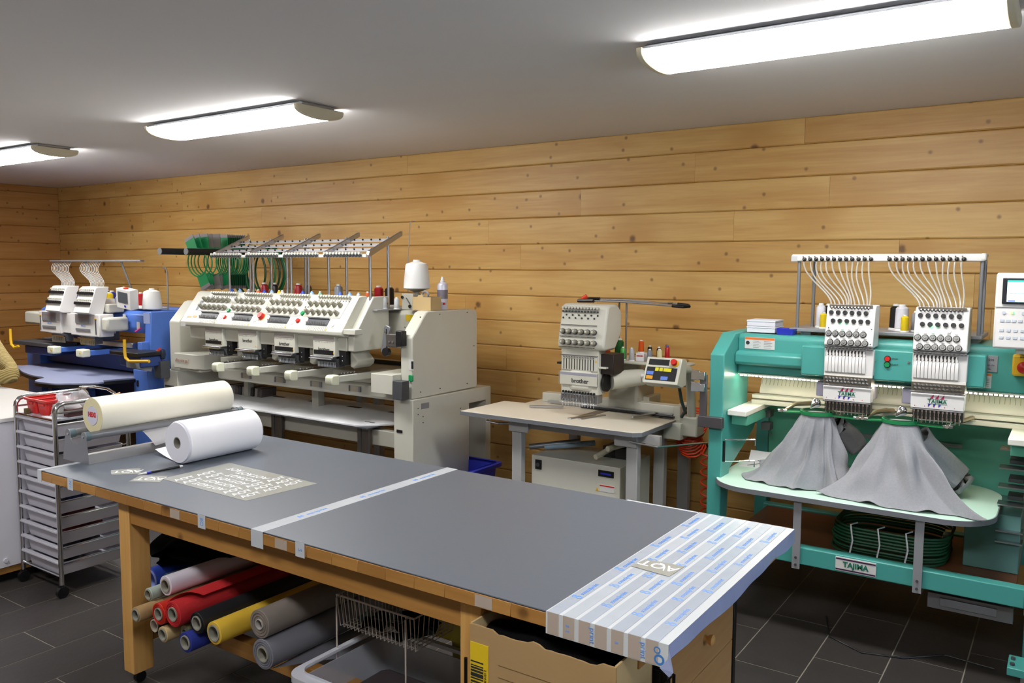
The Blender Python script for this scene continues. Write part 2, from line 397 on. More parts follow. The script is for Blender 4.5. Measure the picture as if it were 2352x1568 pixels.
# drawer cabinet under the right end: drawers face the right
dc = thing('drawer_cabinet', 'pale wood drawer cabinet with black sides under the right end of the table', 'cabinet', (-1.1, 2.3, 0))
bx('side_panel', BLACK, dc, -1.30, -.862, 2.035, 2.06, .02, .793, .002); bx('side_panel', BLACK, dc, -1.30, -.862, 2.575, 2.60, .02, .793, .002)
bx('body', CABW, dc, -1.30, -.885, 2.061, 2.574, .05, .79)
z = .79
for hgt in (.085, .16, .24, .24):
    d = bx('drawer_front', CABW, dc, -.884, -.865, 2.064, 2.571, z - hgt + .003, z, .0015)
    if hgt > .1:
        B().lathe([(.012, 0), (.009, .008), (.016, .018), (.017, .026), (.012, .03)], (0, 0, 0), 16).out('knob', BEECHZ, d)
        k = d.children[0]; k.rotation_euler = (0, PI / 2, 0); k.location = (-.865, 2.318, z - hgt / 2 + .02)
    z -= hgt

# tapes on the table
tp = thing('packing_tape', 'strip of white blue-printed tape laid across the middle of the table', 'tape', (-2.3, 2.37, TZ))
TAPE = mat('tape_bluegrey', '#a9b2bf', .22, var=.06, scale=20, bump=.3, bscale=25)
TAPE2 = mat('tape_clear_white', '#c4cad2', .2, var=.04, bump=.25, bscale=30)
TAPEF = mat('tape_on_wood', '#b5a79b', .2, var=.05, bump=.2, bscale=40)
bx('tape_strip', TAPE2, tp, -2.335, -2.272, TY0 - .001, TY1 + .001, TZ + .0002, TZ + .0009)
bx('tape_flap', TAPE2, tp, -2.335, -2.272, TY0 - .0012, TY0 - .0004, TZ - .06, TZ + .0009)
for q in (2.2, 2.52, 2.84):
    text('88  maxiprint', TEXTB, tp, (-2.303, q - .12, TZ + .0012), .026, (0, 0, PI / 2), name='print')
pc = thing('tape_covering', 'shiny white paper and blue-printed tape wrapped over the right end of the table', 'tape', (-.95, 2.37, TZ))
PW = mat('covering_paper', '#cdd2d6', .25, var=.03, scale=5, bump=.35, bscale=14)
PBL = mat('covering_blue_side', '#98a4cc', .3, var=.08, scale=8, bump=.3, bscale=20)
ex0 = -1.122
bx('paper_sheet', PW, pc, ex0, TX1 + .0015, TY0 - .0015, TY1 + .0015, TZ + .0002, TZ + .0012)
bx('paper_front', PW, pc, ex0, TX1 + .0015, TY0 - .0022, TY0 - .0008, TZ - .06, TZ + .0012)
# the sagging right flap
def flap(i, j):
    y = TY0 - .002 + (TY1 - TY0 + .004) * i / 40; t = j / 5
    sag = .045 + .006 * math.sin(y * 9) + .003 * math.sin(y * 23)
    return (TX1 + .002 + .003 * t * math.sin(y * 14) ** 2 + .001 * t, y, TZ + .0012 - sag * t)
B().grid(flap, 41, 6).out('side_flap', PBL, pc)
B().add([(TX1, TY0 - .003, TZ - .035), (TX1 + .004, TY0 - .003, TZ - .01), (TX1 + .018, TY0 - .008, TZ - .062), (TX1 + .006, TY0 - .006, TZ - .078), (TX1 - .02, TY0 - .004, TZ - .062)], [(0, 1, 2, 3, 4)]).out('torn_corner', PBL, pc, smooth=0)
xs = [ex0 + .004 + i * .0475 for i in range(7)]
for i, x in enumerate(xs):
    ts = bx('tape_strip', TAPE if i % 2 == 0 or i > 3 else mat('tape_bluegrey_pale', '#b6bec8', .22, var=.06, scale=20, bump=.3, bscale=25), pc, x, x + .036, TY0 - .0016, TY1, TZ + .0013 + .00008 * i, TZ + .0018 + .00008 * i)
    ff = bx('tape_end', TAPEF, pc, x + .002, x + .036, TY0 - .0032, TY0 - .0023, TZ - .058, TZ + .0018)
    for k in range(4):
        yy = TY0 + .14 + .26 * k + (.13 if i % 2 else 0) + .02 * math.sin(i * 3)
        if yy > TY1 - .12: continue
        rg = B()
        rg.ring((x + .024, yy - .012, TZ + .0019), (x + .024, yy - .012, TZ + .0026), .0098, .0058, 18)
        rg.ring((x + .0085, yy - .012, TZ + .0019), (x + .0085, yy - .012, TZ + .0026), .0074, .0046, 16)
        rg.out('printed_mark', TEXTB, pc)
        text('s:maxiprint', TEXTB, pc, (x + .02, yy + .008, TZ + .0024), .021, (0, 0, PI / 2), align='LEFT', name='print')
for i, s_ in enumerate(('s t', 'print', 's', 'print')):
    text(s_, TEXTB, pc, (xs[0] + .065 + i * .072, TY0 - .0036, TZ - .03), .022, (PI / 2, PI / 2, 0), name='print')
rg = B(); rg.ring((TX1 - .022, TY0 - .0036, TZ - .042), (TX1 - .022, TY0 - .003, TZ - .042), .0135, .0085, 20); rg.ring((TX1 - .028, TY0 - .0036, TZ - .019), (TX1 - .028, TY0 - .003, TZ - .019), .009, .006, 18)
rg.out('printed_mark', mat('print_blue_deep', '#3f7ec8', .6, var=0), pc)
# little tape pieces on the front edge
for x, lab, st in ((-3.53, 'small blue-printed tape piece on the table edge left of the leg', 'NY'), (-2.615, 'tape piece with a blue ring print on the table edge, right of the leg', '8O'), (-2.085, 'creased tape piece on the table edge just right of the tape strip', 'S')):
    p = thing('tape_piece', lab, 'tape', (x, TY0, TZ - .03))
    bx('tape_film', TAPE2, p, x - .022, x + .022, TY0 - .0012, TY0 - .0003, TZ - .05, TZ + .0005)
    text(st, TEXTB, p, (x, TY0 - .0016, TZ - .025), .024, (PI / 2, PI / 2, 0), name='print')
for x, lab in ((-2.78, 'faint clear tape remnant on the wooden table edge left of the blue print'), (-2.18, 'worn clear tape with white swirl on the table edge'), (-1.33, 'wide clear tape patch over a knot on the table edge')):
    tag(bx('tape_residue', TAPEF, None, x - .03, x + .03, TY0 - .0009, TY0 - .0003, TZ - .042, TZ - .008), lab, 'tape')
tag(B().box(TX0 - .004, TX0 + .03, TY0 + .0, TY0 + .26, TZ + .0002, TZ + .0012).box(TX0 - .004, TX0 - .002, TY0, TY0 + .26, TZ - .05, TZ + .0012).box(TX0 - .004, TX0 + .03, TY0 - .003, TY0 - .001, TZ - .05, TZ + .0012).out('edge_tape', TAPE2, None), 'loose white tape folded over the left corner of the table', 'tape')
tag(bx('edge_tape', TAPE2, None, -1.42, ex0 - .003, TY1 - .012, TY1 + .001, TZ + .0002, TZ + .0012), 'narrow white tape along the far table edge', 'tape')

# heat transfers: film with white vinyl letters
def aot(parent, cx, cy, z, size, rz, tail=True):
    o = text('AOT', TEXTW, parent, (cx, cy, z), size, (0, 0, rz), ext=.0003, name='vinyl_letters', bold=.0006)
    if tail:
        c, s_ = math.cos(rz), math.sin(rz)
        def P(u, v): return (cx + (u * c - v * s_) * size, cy + (u * s_ + v * c) * size, z + .0003)
        B().tube([P(*q) for q in ((.10, -.34), (-.16, -.25), (-.34, .02), (-.42, .30), (-.50, .52))], [.05 * size, .045 * size, .05 * size, .04 * size, .03 * size], 5).out('vinyl_swash', TEXTW, parent)
def film(pts, label, texts, cat='transfer'):
    cx = sum(p[0] for p in pts) / len(pts); cy = sum(p[1] for p in pts) / len(pts)
    zz = texts[0][5] if len(texts[0]) > 5 else TZ + .0003
    t = thing('heat_transfer', label, cat, (cx, cy, zz))
    B().prism(pts, 'z', zz, zz + .0006).out('film', FILM, t, smooth=0)
    for q in texts: aot(t, q[0], q[1], zz + .001, q[2], q[3], q[4])
    return t
k_ = .958
film([(-3.347 * k_, 2.138 * k_), (-2.749 * k_, 2.127 * k_), (-2.718 * k_, 2.484 * k_), (-3.357 * k_, 2.505 * k_)], 'large transfer sheet covered with rows of white letters', 
     [(x, y, .046, PI / 2, False) for x in (-3.13, -3.07, -2.80, -2.745, -2.69) for y in (2.105, 2.215, 2.325) if not (x < -3 and y > 2.3)] + [(x, y, .046, PI, False) for x in (-2.985, -2.885) for y in (2.09, 2.145, 2.20, 2.255, 2.31)] + [(-3.08, 2.33, .046, PI, False)])
film([(-3.598 * k_, 2.048 * k_), (-3.51 * k_, 2.14 * k_), (-3.608 * k_, 2.195 * k_), (-3.683 * k_, 2.094 * k_)], 'small clear transfer with white letters at the knife tip', [(-3.445, 2.035, .06, PI + .80, True)])
film([(-3.423 * k_, 2.027 * k_), (-3.305 * k_, 2.102 * k_), (-3.367 * k_, 2.182 * k_), (-3.485 * k_, 2.119 * k_)], 'small transfer with white letters beside the large sheet', [(-3.245, 2.02, .06, PI + .60, True)])
film([(-1.128 * k_, 2.352 * k_), (-.991 * k_, 2.336 * k_), (-.985 * k_, 2.446 * k_), (-1.116 * k_, 2.436 * k_)], 'small clear transfer with white letters lying on the taped table end', [(-1.01, 2.30, .06, PI - .05, True, TZ + .0032)])
# craft knife
kn = thing('craft_knife', 'black craft knife with white ends lying in front of the white roll', 'knife', (-3.33, 2.12, TZ))
a, b_ = Vector((-3.338, 2.02, TZ + .006)), Vector((-3.316, 2.222, TZ + .006)); d = b_ - a
B().cyl(a + d * .28, a + d * .93, .0055, n=10).out('handle', BLACK, kn)
B().cyl(a + d * .93, b_, .006, n=10).out('end_cap', WHITEP, kn)
B().cyl(a + d * .18, a + d * .28, .006, n=10).out('collar', BLU, kn)
B().cyl(a, a + d * .18, .0015, .006, n=8).out('cap', WHITEP, kn)

# roll stand, rollers along Y
rs = thing('roll_stand', 'grey metal roll stand with two long rollers on the left of the table', 'stand', (-3.81, 2.43, TZ))
def plate(y):
    pts = [(-3.925, TZ), (-3.70, TZ), (-3.715, .96)]
    for i in range(9): pts.append((-3.735 + .022 * math.cos(i * PI / 8), .968 + .022 * math.sin(i * PI / 8)))
    for i in range(9): pts.append((-3.806 - .045 * math.cos(PI + i * PI / 8) , .955 - .03 * math.sin(i * PI / 8)))
    for i in range(9): pts.append((-3.873 + .022 * math.cos(i * PI / 8), .968 + .022 * math.sin(i * PI / 8)))
    return B().prism(pts, 'y', y, y + .003).out('end_bracket', GREYM, rs, smooth=30)
plate(2.0); plate(2.87)
for x in (-3.87, -3.738):
    r = B().cyl((x, 2.012, .966), (x, 2.86, .966), .0185, n=20).out('roller', mat('roller_grey', '#7d7f84', .35, .4), rs)
    B().cyl((x, 2.0035, .966), (x, 2.03, .966), .0215, n=20).out('roller_end', mat('roller_end', '#5b7078', .5), r); B().cyl((x, 2.846, .966), (x, 2.8695, .966), .0215, n=20).out('roller_end', _mats['roller_end'], r)
    B().cyl((x, 1.996, .966), (x, 2.0036, .966), .006, n=10).out('axle', STEEL, r)
B().prism([(-3.71, TZ), (-3.71, TZ + .045), (-3.714, TZ + .045), (-3.714, TZ + .004), (-3.92, TZ + .004), (-3.92, TZ)], 'y', 2.003, 2.87).out('base_plate', mat('stand_base', '#b2b0ae', .35, .5), rs, smooth=0)
# cream roll on the stand
CRM = mat('cream_vinyl', '#f4efdd', .35, var=.02); CRMS = mat('cream_roll_side', '#d9d1ab', .6, var=.04, scale=60)
cr = thing('fabric_roll', 'thick glossy cream roll resting on the roll stand', 'roll', (-3.805, 2.45, .966))
cz = .966 + math.sqrt((.086 + .0185) ** 2 - .066 ** 2)
B().ring((-3.804, 2.085, cz), (-3.804, 2.815, cz), .086, .046, 40).out('sheet', CRM, cr, bevel=.002)
B().ring((-3.804, 2.0835, cz), (-3.804, 2.0849, cz), .0845, .046, 40).out('roll_edge', CRMS, cr)
pl_ = B().cyl((-3.804, 2.0815, cz), (-3.804, 2.09, cz), .045, n=30).out('core_plug', mat('core_label', '#c9c9dc', .4, var=.02), cr)
text('HEXI', RED, pl_, (-3.804, 2.081, cz + .004), .03, FRONT, name='logo_lettering', bold=.002)
# white roll
wr_ = thing('fabric_roll', 'bright white roll lying on the table in front of the roll stand', 'roll', (-3.385, 2.45, TZ))
WR = mat('white_nonwoven', '#f6f6fc', .6, var=.015); R = .1
wrx, wrz = -3.385, TZ + R + .001
sp = []
B().ring((wrx, 2.255, wrz), (wrx, 2.655, wrz), R, .027, 48).out('sheet', WR, wr_, bevel=.004)
B().ring((wrx, 2.245, wrz), (wrx, 2.262, wrz), R * .93, .027, 48).out('roll_edge', mat('white_roll_side', '#dadae6', .7, var=.02, scale=90), wr_)
B().ring((wrx, 2.2445, wrz), (wrx, 2.66, wrz), .0275, .0235, 24).out('core', mat('grey_core', '#8f8c84', .8), wr_)
def tongue(i, j):
    t = i / 14; x = wrx - .02 - .26 * t; y0 = 2.26 + .05 * t
    z = TZ + .003 + .02 * t * t
    return (x, y0 + (2.64 - y0) * j / 8 + .0 * t, z + .004 * math.sin(j * .7) * t)
B().grid(tongue, 15, 9).out('loose_end', WR, wr_)
# hanging sheet end under the cream roll
def hang(i, j):
    t = j / 8
    return (-3.74 + .03 * math.sin(t * 2) + .02 * t, 2.28 + .5 * i / 10 + .0 * t + .05 * t * (1 - i / 10), cz - .085 - .09 * t * (1 - .75 * i / 10))
B().grid(hang, 11, 9).out('loose_end', mat('translucent_sheet', '#b9b9bc', .3, var=.02), cr)

# ------------------------------------------------------------------ rolls on the stretchers
CORE = mat('kraft_core', '#a08a68', .8, var=.05); COREI = mat('core_inner_grey', '#8d8b80', .85)
def roll(name, label, x, z, y0, y1, r, ri, m, mi=None, coreext=0.0, cat='roll', side=None):
    t = thing(name, label, cat, (x, (y0 + y1) / 2, z), 'rolls stored under the table')
    B().ring((x, y0, z), (x, y1, z), r, ri, 28).out('sheet', m, t, bevel=.0015)
    B().ring((x, y0 - .004 - coreext, z), (x, y1 - .03, z), ri + .0005, ri * .86, 24).out('core', mi or COREI, t)
    if r - ri > .014:
        b = B()
        for q in range(2):
            rr = ri + (r - ri) * (.35 + .32 * q); b.ring((x, y0 - .002, z), (x, y0 + .003, z), rr + .0009, rr - .0009, 28)
        b.out('roll_layer', side or m, t)
    return t
FRED = mat('red_flock', '#b81d22', .7, var=.08, bump=.2); FRED2 = mat('red_satin', '#c02a1c', .35, var=.06); FBLK = mat('black_sheet', '#15151a', .55)
FYEL = mat('yellow_flex', '#d9b23a', .5, var=.03); FBLU = mat('blue_flock', '#1d2c86', .75, var=.06, bump=.2); FGRY = mat('grey_sheet', '#74757f', .6, var=.04); FTAU = mat('taupe_sheet', '#7c736c', .6, var=.03)
FWHT = mat('white_sheet', '#cfc9d4', .5, var=.03); FTEAL = mat('teal_sheet', '#5f8088', .6, var=.04); FGRN = mat('pale_green_sheet', '#a9b8ae', .5, var=.04)
roll('tube_roll', 'bare brown cardboard tube sticking out furthest left of the rolls', -3.008, .375, 1.79, 2.85, .031, .0235, CARD, COREI)
roll('tube_roll', 'thin tube with a worn white rim below the brown cardboard tube', -2.945, .333, 1.83, 2.8, .031, .025, FBLK, mat('worn_tube', '#b5a99a', .8))
roll('tube_roll', 'short bare kraft tube at the bottom of the stack beside the blue roll', -2.845, .333, 1.80, 2.8, .031, .0235, CARD2, COREI)
roll('fabric_roll', 'royal blue flock roll at the bottom of the stack', -2.70, .340, 1.80, 2.8, .039, .027, FBLU)
roll('fabric_roll', 'satin orange-red roll with a ragged end, left of the red one', -2.868, .41, 1.80, 2.9, .043, .024, FRED2)
roll('fabric_roll', 'red flock roll with a loose flap on the front of the stack', -2.775, .432, 1.80, 2.9, .050, .027, FRED)
roll('fabric_roll', 'black roll between the red roll and the yellow roll', -2.655, .42, 1.82, 2.9, .041, .027, FBLK)
roll('fabric_roll', 'yellow roll in the middle of the stack', -2.567, .40, 1.83, 2.75, .043, .031, FYEL)
roll('fabric_roll', 'slate grey roll with an unrolled skirt, lower right of the stack', -2.33, .352 + .02, 1.86, 2.85, .055, .028, FGRY)
roll('fabric_roll', 'thick taupe roll on top of the slate grey one', -2.345, .48, 1.86, 2.9, .052, .019, FTAU, mat('white_core', '#a8a2a0', .6))
roll('fabric_roll', 'milky white roll lying above the red rolls', -2.925, .487, 1.87, 2.9, .04, .027, FWHT)
roll('fabric_roll', 'blue roll at the back left behind the table leg', -3.24, .40, 2.0, 2.8, .052, .045, mat('blue_sheet', '#2c45a8', .5), mat('pale_blue_inside', '#8f9cd8', .6))
roll('fabric_roll', 'grey-teal roll next to the blue one at the back left', -3.14, .40, 2.02, 2.8, .044, .022, FTEAL)
roll('fabric_roll', 'pale green roll with a dark rim under the milky white one', -3.03, .43, 1.86, 2.85, .026, .021, FGRN)
roll('fabric_roll', 'thin clear yellow-green roll behind the kraft tube', -2.775, .337, 1.85, 2.8, .032, .02, mat('clear_film_roll', '#8b8a68', .3))
t = [o for o in D.objects if o.get('label', '').startswith('red flock')][0]
def rflap(i, j):
    a = PI * .75 - j * .16; r = .0515 + .0035 * j
    return (-2.775 + r * math.cos(a), 1.80 + i * .1 + (.09 * j / 10 if i == 0 else 0), .432 + r * math.sin(a))
B().grid(rflap, 11, 11).out('loose_flap', FRED, t)
t = [o for o in D.objects if o.get('label', '').startswith('slate grey roll')][0]
def sk(i, j):
    a = -PI * .5 + .1; tt = j / 8; return (-2.33 + .02 + .17 * tt, 1.88 + i * .09 + .25 * tt * (1 - i / 12), .317 - .012 * tt * tt + .006 * math.sin(i + 3 * tt) * tt)
B().grid(sk, 11, 9).out('skirt', FGRY, t)
# black folded cloth
def cloth(i, j):
    a = 2 * PI * i / 28; t = j / 20; s_ = min(1, 5 * t, 5 * (1 - t)) ** .5 if 0 < t < 1 else 0
    rx = (.25 + .02 * math.sin(3 * a + 5 * t)) * (.25 + .75 * s_); rz = (.088 + .012 * math.sin(2 * a + 9 * t)) * (.3 + .7 * s_)
    return (-3.17 + .02 * math.sin(7 * t) + rx * math.cos(a), 2.02 + .78 * t + .02 * math.sin(a * 4), max(.452, .52 + rz * math.sin(a)) + .012 * math.cos(a) * 2)
tag(B().grid(cloth, 28, 21, True).out('folded_cloth', BLACKF, None), 'bulky black folded fabric lying on the back of the rolls', 'fabric')

# ------------------------------------------------------------------ boxes under the table
cbx = thing('cardboard_box', 'open torn brown cardboard box filled with black fabric', 'box', (-1.13, 1.9, .42))
x0, x1, y0, y1, z0, z1 = -1.36, -.90, 1.80, 2.02, .45, .757
def torn(xa, xb, ya, yb, n=24):
    b = B(); pts = []
    for i in range(n + 1):
        t = i / n; pts.append((xa + (xb - xa) * t, z1 - .004 * random.random() - (.008 if .2 < t < .45 else 0) - (.012 if .5 < t < .9 else 0) * random.uniform(.6, 1)))
    b.prism([(xa, z0), (xb, z0)] + pts[::-1], 'y', ya, yb); return b
torn(x0, x1, y0, y0 + .006).out('front_panel', CARD, cbx, smooth=0)
bx('back_panel', CARD, cbx, x0, x1, y1 - .006, y1, z0, z1 - .01); bx('side_panel', CARD2, cbx, x0, x0 + .006, y0 + .006, y1 - .006, z0, z1)
bx('side_panel', CARD2, cbx, x1 - .006, x1, y0 + .006, y1 - .006, z0, z1); bx('bottom_panel', CARD, cbx, x0, x1, y0, y1, z0 - .005, z0)
sl = bx('barcode_label', LABELY, cbx, x0 + .004, x0 + .066, y0 - .002, y0, .46, z1 - .052)
for i, (zz, hh) in enumerate(((.0, .004), (.012, .003), (.018, .005), (.026, .006), (.035, .011), (.049, .004), (.058, .005), (.067, .005), (.075, .009))):
    bx('bar', TEXTD, sl, x0 + .006, x0 + .05, y0 - .0026, y0 - .002, .652 - zz - hh, .652 - zz)
text('2 1014 0039', TEXTD, sl, (x0 + .056, y0 - .0026, .61), .01, (PI / 2, PI / 2, 0), name='numbers')
for i in range(3): bx('panel_crease', mat('crease', '#7e6542', .9), cbx, x0 + .1, x1 - .02, y0 - .0012, y0, .66 - .035 * i, .6615 - .035 * i)
def fab(i, j):
    u, v = i / 16, j / 8
    return (x0 + .012 + (x1 - x0 - .024) * u, y0 + .012 + (y1 - y0 - .024) * v, z1 - .06 + .045 * math.sin(v * PI) * (.6 + .4 * math.sin(u * 4)) + .008 * math.sin(u * 17 + v * 5))
b = B().grid(fab, 17, 9); b.box(x0 + .012, x1 - .012, y0 + .012, y1 - .012, z0 + .01, z1 - .065)
tag(b.out('black_fabric', BLACKF, None), 'black fabric stuffed inside the torn cardboard box', 'fabric')
BWIRE = mat('black_wire', '#141518', .4, .5)
wk = thing('wire_basket', 'black wire basket rack holding the torn cardboard box', 'basket', (-1.07, 1.9, 0))
bz0, bz1 = .436, .66; X0, X1, Y0, Y1 = -1.362, -.84, 1.785, 2.028
for z in (bz0, bz1): B().tube([(X0, Y0, z if z < .5 else bz0 + .04), (X1 - .05, Y0, z if z < .5 else bz0 + .04), (X1 - .04, Y0, z), (X1, Y0, z), (X1, Y1, z), (X0, Y1, z)], .003, 6, True).out('rim_wire', BWIRE, wk)
ws = B()
for i in range(14):
    x = X0 + (X1 - X0) * i / 13
    if i % 1 == 0: ws.tube([(x, Y0, bz1 if i > 11 else bz0 + .01), (x, Y0, bz0), (x, Y1, bz0), (x, Y1, bz1)], .0016, 5)
for i in range(9):
    y = Y0 + (Y1 - Y0) * i / 8; ws.tube([(X0, y, bz1), (X0, y, bz0), (X1, y, bz0), (X1, y, bz1)], .0016, 5)
ws.out('wire_mesh', BWIRE, wk)
for x in (X0, X1):
    for y in (Y0, Y1): B().cyl((x, y, 0), (x, y, bz1), .005, n=8).out('leg', BWIRE, wk)
pb = thing('storage_box', 'clear plastic storage box with a frosted lid rim at the front under the table', 'box', (-1.78, 1.98, 0))
FROST = mat('frosted_plastic', '#b8bcc8', .3, var=.02, alpha=.55); FROST2 = mat('frosted_rim', '#c6c9d4', .3, var=.02, alpha=.85)
def rr(x0, x1, y0, y1, r, n=5):
    p = []
    for cx, cy, a0 in ((x1 - r, y1 - r, 0), (x0 + r, y1 - r, PI / 2), (x0 + r, y0 + r, PI), (x1 - r, y0 + r, 1.5 * PI)):
        for i in range(n + 1): a = a0 + PI / 2 * i / n; p.append((cx + r * math.cos(a), cy + r * math.sin(a)))
    return p
def shell(name, m, parent, x0, x1, y0, y1, z0, z1, r, th, taper=0.0, bottom=True, rim=0.0):
    o = rr(x0, x1, y0, y1, r); i_ = rr(x0 + th, x1 - th, y0 + th, y1 - th, r - th * .5); ob = rr(x0 + taper, x1 - taper, y0 + taper, y1 - taper, r); n = len(o)
    ib = rr(x0 + taper + th, x1 - taper - th, y0 + taper + th, y1 - taper - th, r - th * .5)
    vs = [(p[0], p[1], z0) for p in ob] + [(p[0], p[1], z1) for p in o] + [(p[0], p[1], z1) for p in i_] + [(p[0], p[1], z0 + th) for p in ib]
    fs = []
    for k in range(3): fs += [(k * n + i, k * n + (i + 1) % n, (k + 1) * n + (i + 1) % n, (k + 1) * n + i) for i in range(n)]
    if bottom: fs += [tuple(range(n))[::-1], tuple(range(3 * n, 4 * n))]
    return B().add(vs, fs).out(name, m, parent)
shell('tub', FROST, pb, -2.05, -1.42, 1.775, 2.19, .004, .40, .05, .004, .03)
shell('rim', FROST2, pb, -2.085, -1.39, 1.745, 2.22, .395, .42, .06, .035, 0, bottom=False)
tag(bx('textile_pile', mat('dark_textile', '#2a2024', .95, var=.3), None, -1.98, -1.5, 1.85, 2.12, .012, .33, .03), 'dark textiles inside the clear storage box', 'fabric')
yc = thing('plastic_bin', 'olive yellow plastic bin standing behind the storage box under the table', 'bin', (-1.75, 2.34, 0))
OLV = mat('olive_plastic', '#bcae40', .4, var=.03)
shell('tub', OLV, yc, -1.80, -1.64, 2.25, 2.42, 0.002, .43, .04, .005, .01); shell('rim', OLV, yc, -1.88, -1.62, 2.23, 2.44, .43, .515, .05, .02, 0, bottom=False)
# white wire basket hung on the stretchers
wb2 = thing('wire_basket', 'white wire basket with dark scraps hanging between rolls and olive bin', 'basket', (-1.85, 2.2, .45))
WW = mat('white_wire', '#b7aea8', .4)
X0, X1, Y0, Y1, a0, a1 = -2.10, -1.74, 2.0, 2.215, .485, .60
B().tube([(X0, Y0, a1), (X1, Y0, a1), (X1, Y1, a1), (X0, Y1, a1)], .0035, 6, True).out('rim_wire', WW, wb2)
for i in range(21):
    x = X0 + (X1 - X0) * i / 20
    B().tube([(x, Y0, a1), (x * .97 + -1.83 * .03, Y0 + .01, a0), (x * .97 - 1.83 * .03, Y1 - .01, a0), (x, Y1, a1)], .0018, 5).out('wire', WW, wb2)
for i in range(1, 8):
    y = Y0 + (Y1 - Y0) * i / 8; B().tube([(X0, y, a1), (X0 + .01, y, a0), (X1 - .01, y, a0), (X1, y, a1)], .0018, 5).out('wire', WW, wb2)
for x in (X0 + .02, X1 - .02): B().tube([(x, Y0, a1), (x, Y0 - .02, a1), (x, Y0 - .02, .301), (x, Y0 + .03, .301)], .003, 6).out('hook', WW, wb2)
for i in range(9):
    cx, cy = random.uniform(X0 + .08, X1 - .08), random.uniform(Y0 + .06, Y1 - .06); ang = random.uniform(0, 3)
    def scr(u, v, cx=cx, cy=cy, ang=ang, i=i):
        a, b_ = (u - 3) * .022, (v - 3) * .014
        return (cx + a * math.cos(ang) - b_ * math.sin(ang), cy + a * math.sin(ang) + b_ * math.cos(ang), a0 + .012 + .004 * i + .012 * math.sin(u * 1.3 + i) * math.cos(v))
    tag(B().grid(scr, 7, 7).out('fabric_scrap', BLACKF if i % 3 else FTEAL, None), 'dark crumpled scraps piled in the white wire basket', 'scrap', 'dark scraps in the white wire basket')

# ------------------------------------------------------------------ drawer cart
ct = thing('drawer_cart', 'chrome cart with ten frosted drawers on casters left of the table', 'cart', (-4.55, 2.4, 0))
cx0, cx1, cy0, cy1 = -4.755, -4.345, 2.18, 2.58
for y in (cy0, cy1):
    for x in (cx0, cx1): B().cyl((x, y, .07), (x, y, .99), .0125, n=12).out('post', CHROME, ct)
for x in (cx0, cx1):
    B().tube([(x, cy0, .98), (x, cy0 + .004, 1.005), (x, cy0 + .02, 1.025), (x, cy0 + .05, 1.033), (x, cy1 - .05, 1.033), (x, cy1 - .02, 1.025), (x, cy1 - .004, 1.005), (x, cy1, .98)], .0125, 10).out('handle', CHROME, ct)
    B().cyl((x, cy0, .985), (x, cy1, .985), .006, n=8).out('side_rail', CHROME, ct)
for y in (cy0, cy1):
    B().cyl((cx0, y, .115), (cx1, y, .115), .008, n=8).out('cross_bar', CHROME, ct); B().cyl((cx0, y, .945), (cx1, y, .945), .008, n=8).out('cross_bar', CHROME, ct)
    for x in (cx0, cx1):
        c_ = B().cyl((x - .012, y, .03), (x + .012, y, .03), .03, n=18).out('caster', BLACK, ct); B().cyl((x, y, .04), (x, y, .075), .01, n=10).box(x - .018, x + .018, y - .012, y + .012, .03, .062).out('caster_fork', BLACK, c_)
bx('top_tray', FROST2, ct, cx0 + .015, cx1 - .015, cy0 + .01, cy1 - .01, .94, .948)
DRW = mat('frosted_drawer', '#cfcdd8', .35, var=.03, alpha=.86); DRWL = mat('drawer_lip', '#cdccd6', .35, var=.02, alpha=.92)
conts = ['#8a8a92', '#6d86b8', '#a0a0a8', '#93939c', '#b04a4a', '#5570a8', '#9c5a5e', '#a84848', '#77777f', '#9a9aa2']
for i in range(10):
    zt = .925 - .083 * i
    d = shell('drawer', DRW, ct, cx0 + .025, cx1 - .025, cy0 + .012, cy1 - .015, zt - .070, zt, .015, .003, .012)
    bx('drawer_lip', DRWL, d, cx0 + .012, cx1 - .012, cy0 - .012, cy0 + .013, zt + .000, zt + .012, .003)
    for x in (cx0, cx1): B().cyl((x, cy0, zt + .001), (x, cy1, zt + .001), .0035, n=6).out('runner', CHROME, d)
    b = B()
    for q in range(7):
        ax = random.uniform(cx0 + .07, cx1 - .12); ay = random.uniform(cy0 + .05, cy1 - .12); b.obox((ax + .02, ay + .03, zt - .055 + .016), .06, .07, .025, (0, 0, random.uniform(0, 3)))
    tag(b.out('craft_supplies', mat('supplies_%d' % i, conts[i], .7, var=.25, scale=20), None), 'blurred sewing supplies inside cart drawer ' + ('one from the top', 'two from the top', 'three from the top', 'four from the top', 'five from the top', 'five from the bottom', 'four from the bottom', 'three from the bottom', 'two from the bottom', 'one from the bottom')[i], 'supplies', kind='stuff')
# things on the cart
REDB = mat('red_bin', '#d22a28', .35, var=.03)
def redbin(x, y, lab, w=.11, d=.16, h=.075):
    t = thing('storage_bin', lab, 'bin', (x, y, .948), 'red bins on the cart')
    shell('tub', REDB, t, x - w / 2, x + w / 2, y - d / 2, y + d / 2, .949, .949 + h, .012, .003, .008)
    shell('rim', REDB, t, x - w / 2 - .008, x + w / 2 + .008, y - d / 2 - .008, y + d / 2 + .008, .945 + h, .956 + h, .014, .01, 0, bottom=False)
    bx('ridge', REDB, t, x - w / 4, x + w / 4, y - d / 2 - .004, y - d / 2, .955 + h - .03, .955 + h - .02)
redbin(-4.675, 2.30, 'red open bin on the cart, closer to the white cabinet'); redbin(-4.555, 2.30, 'red open bin on the cart beside the clear bag')
PLB = mat('clear_bag', '#d4d4da', .15, var=.05, scale=30, alpha=.6, bump=.8, bscale=35)
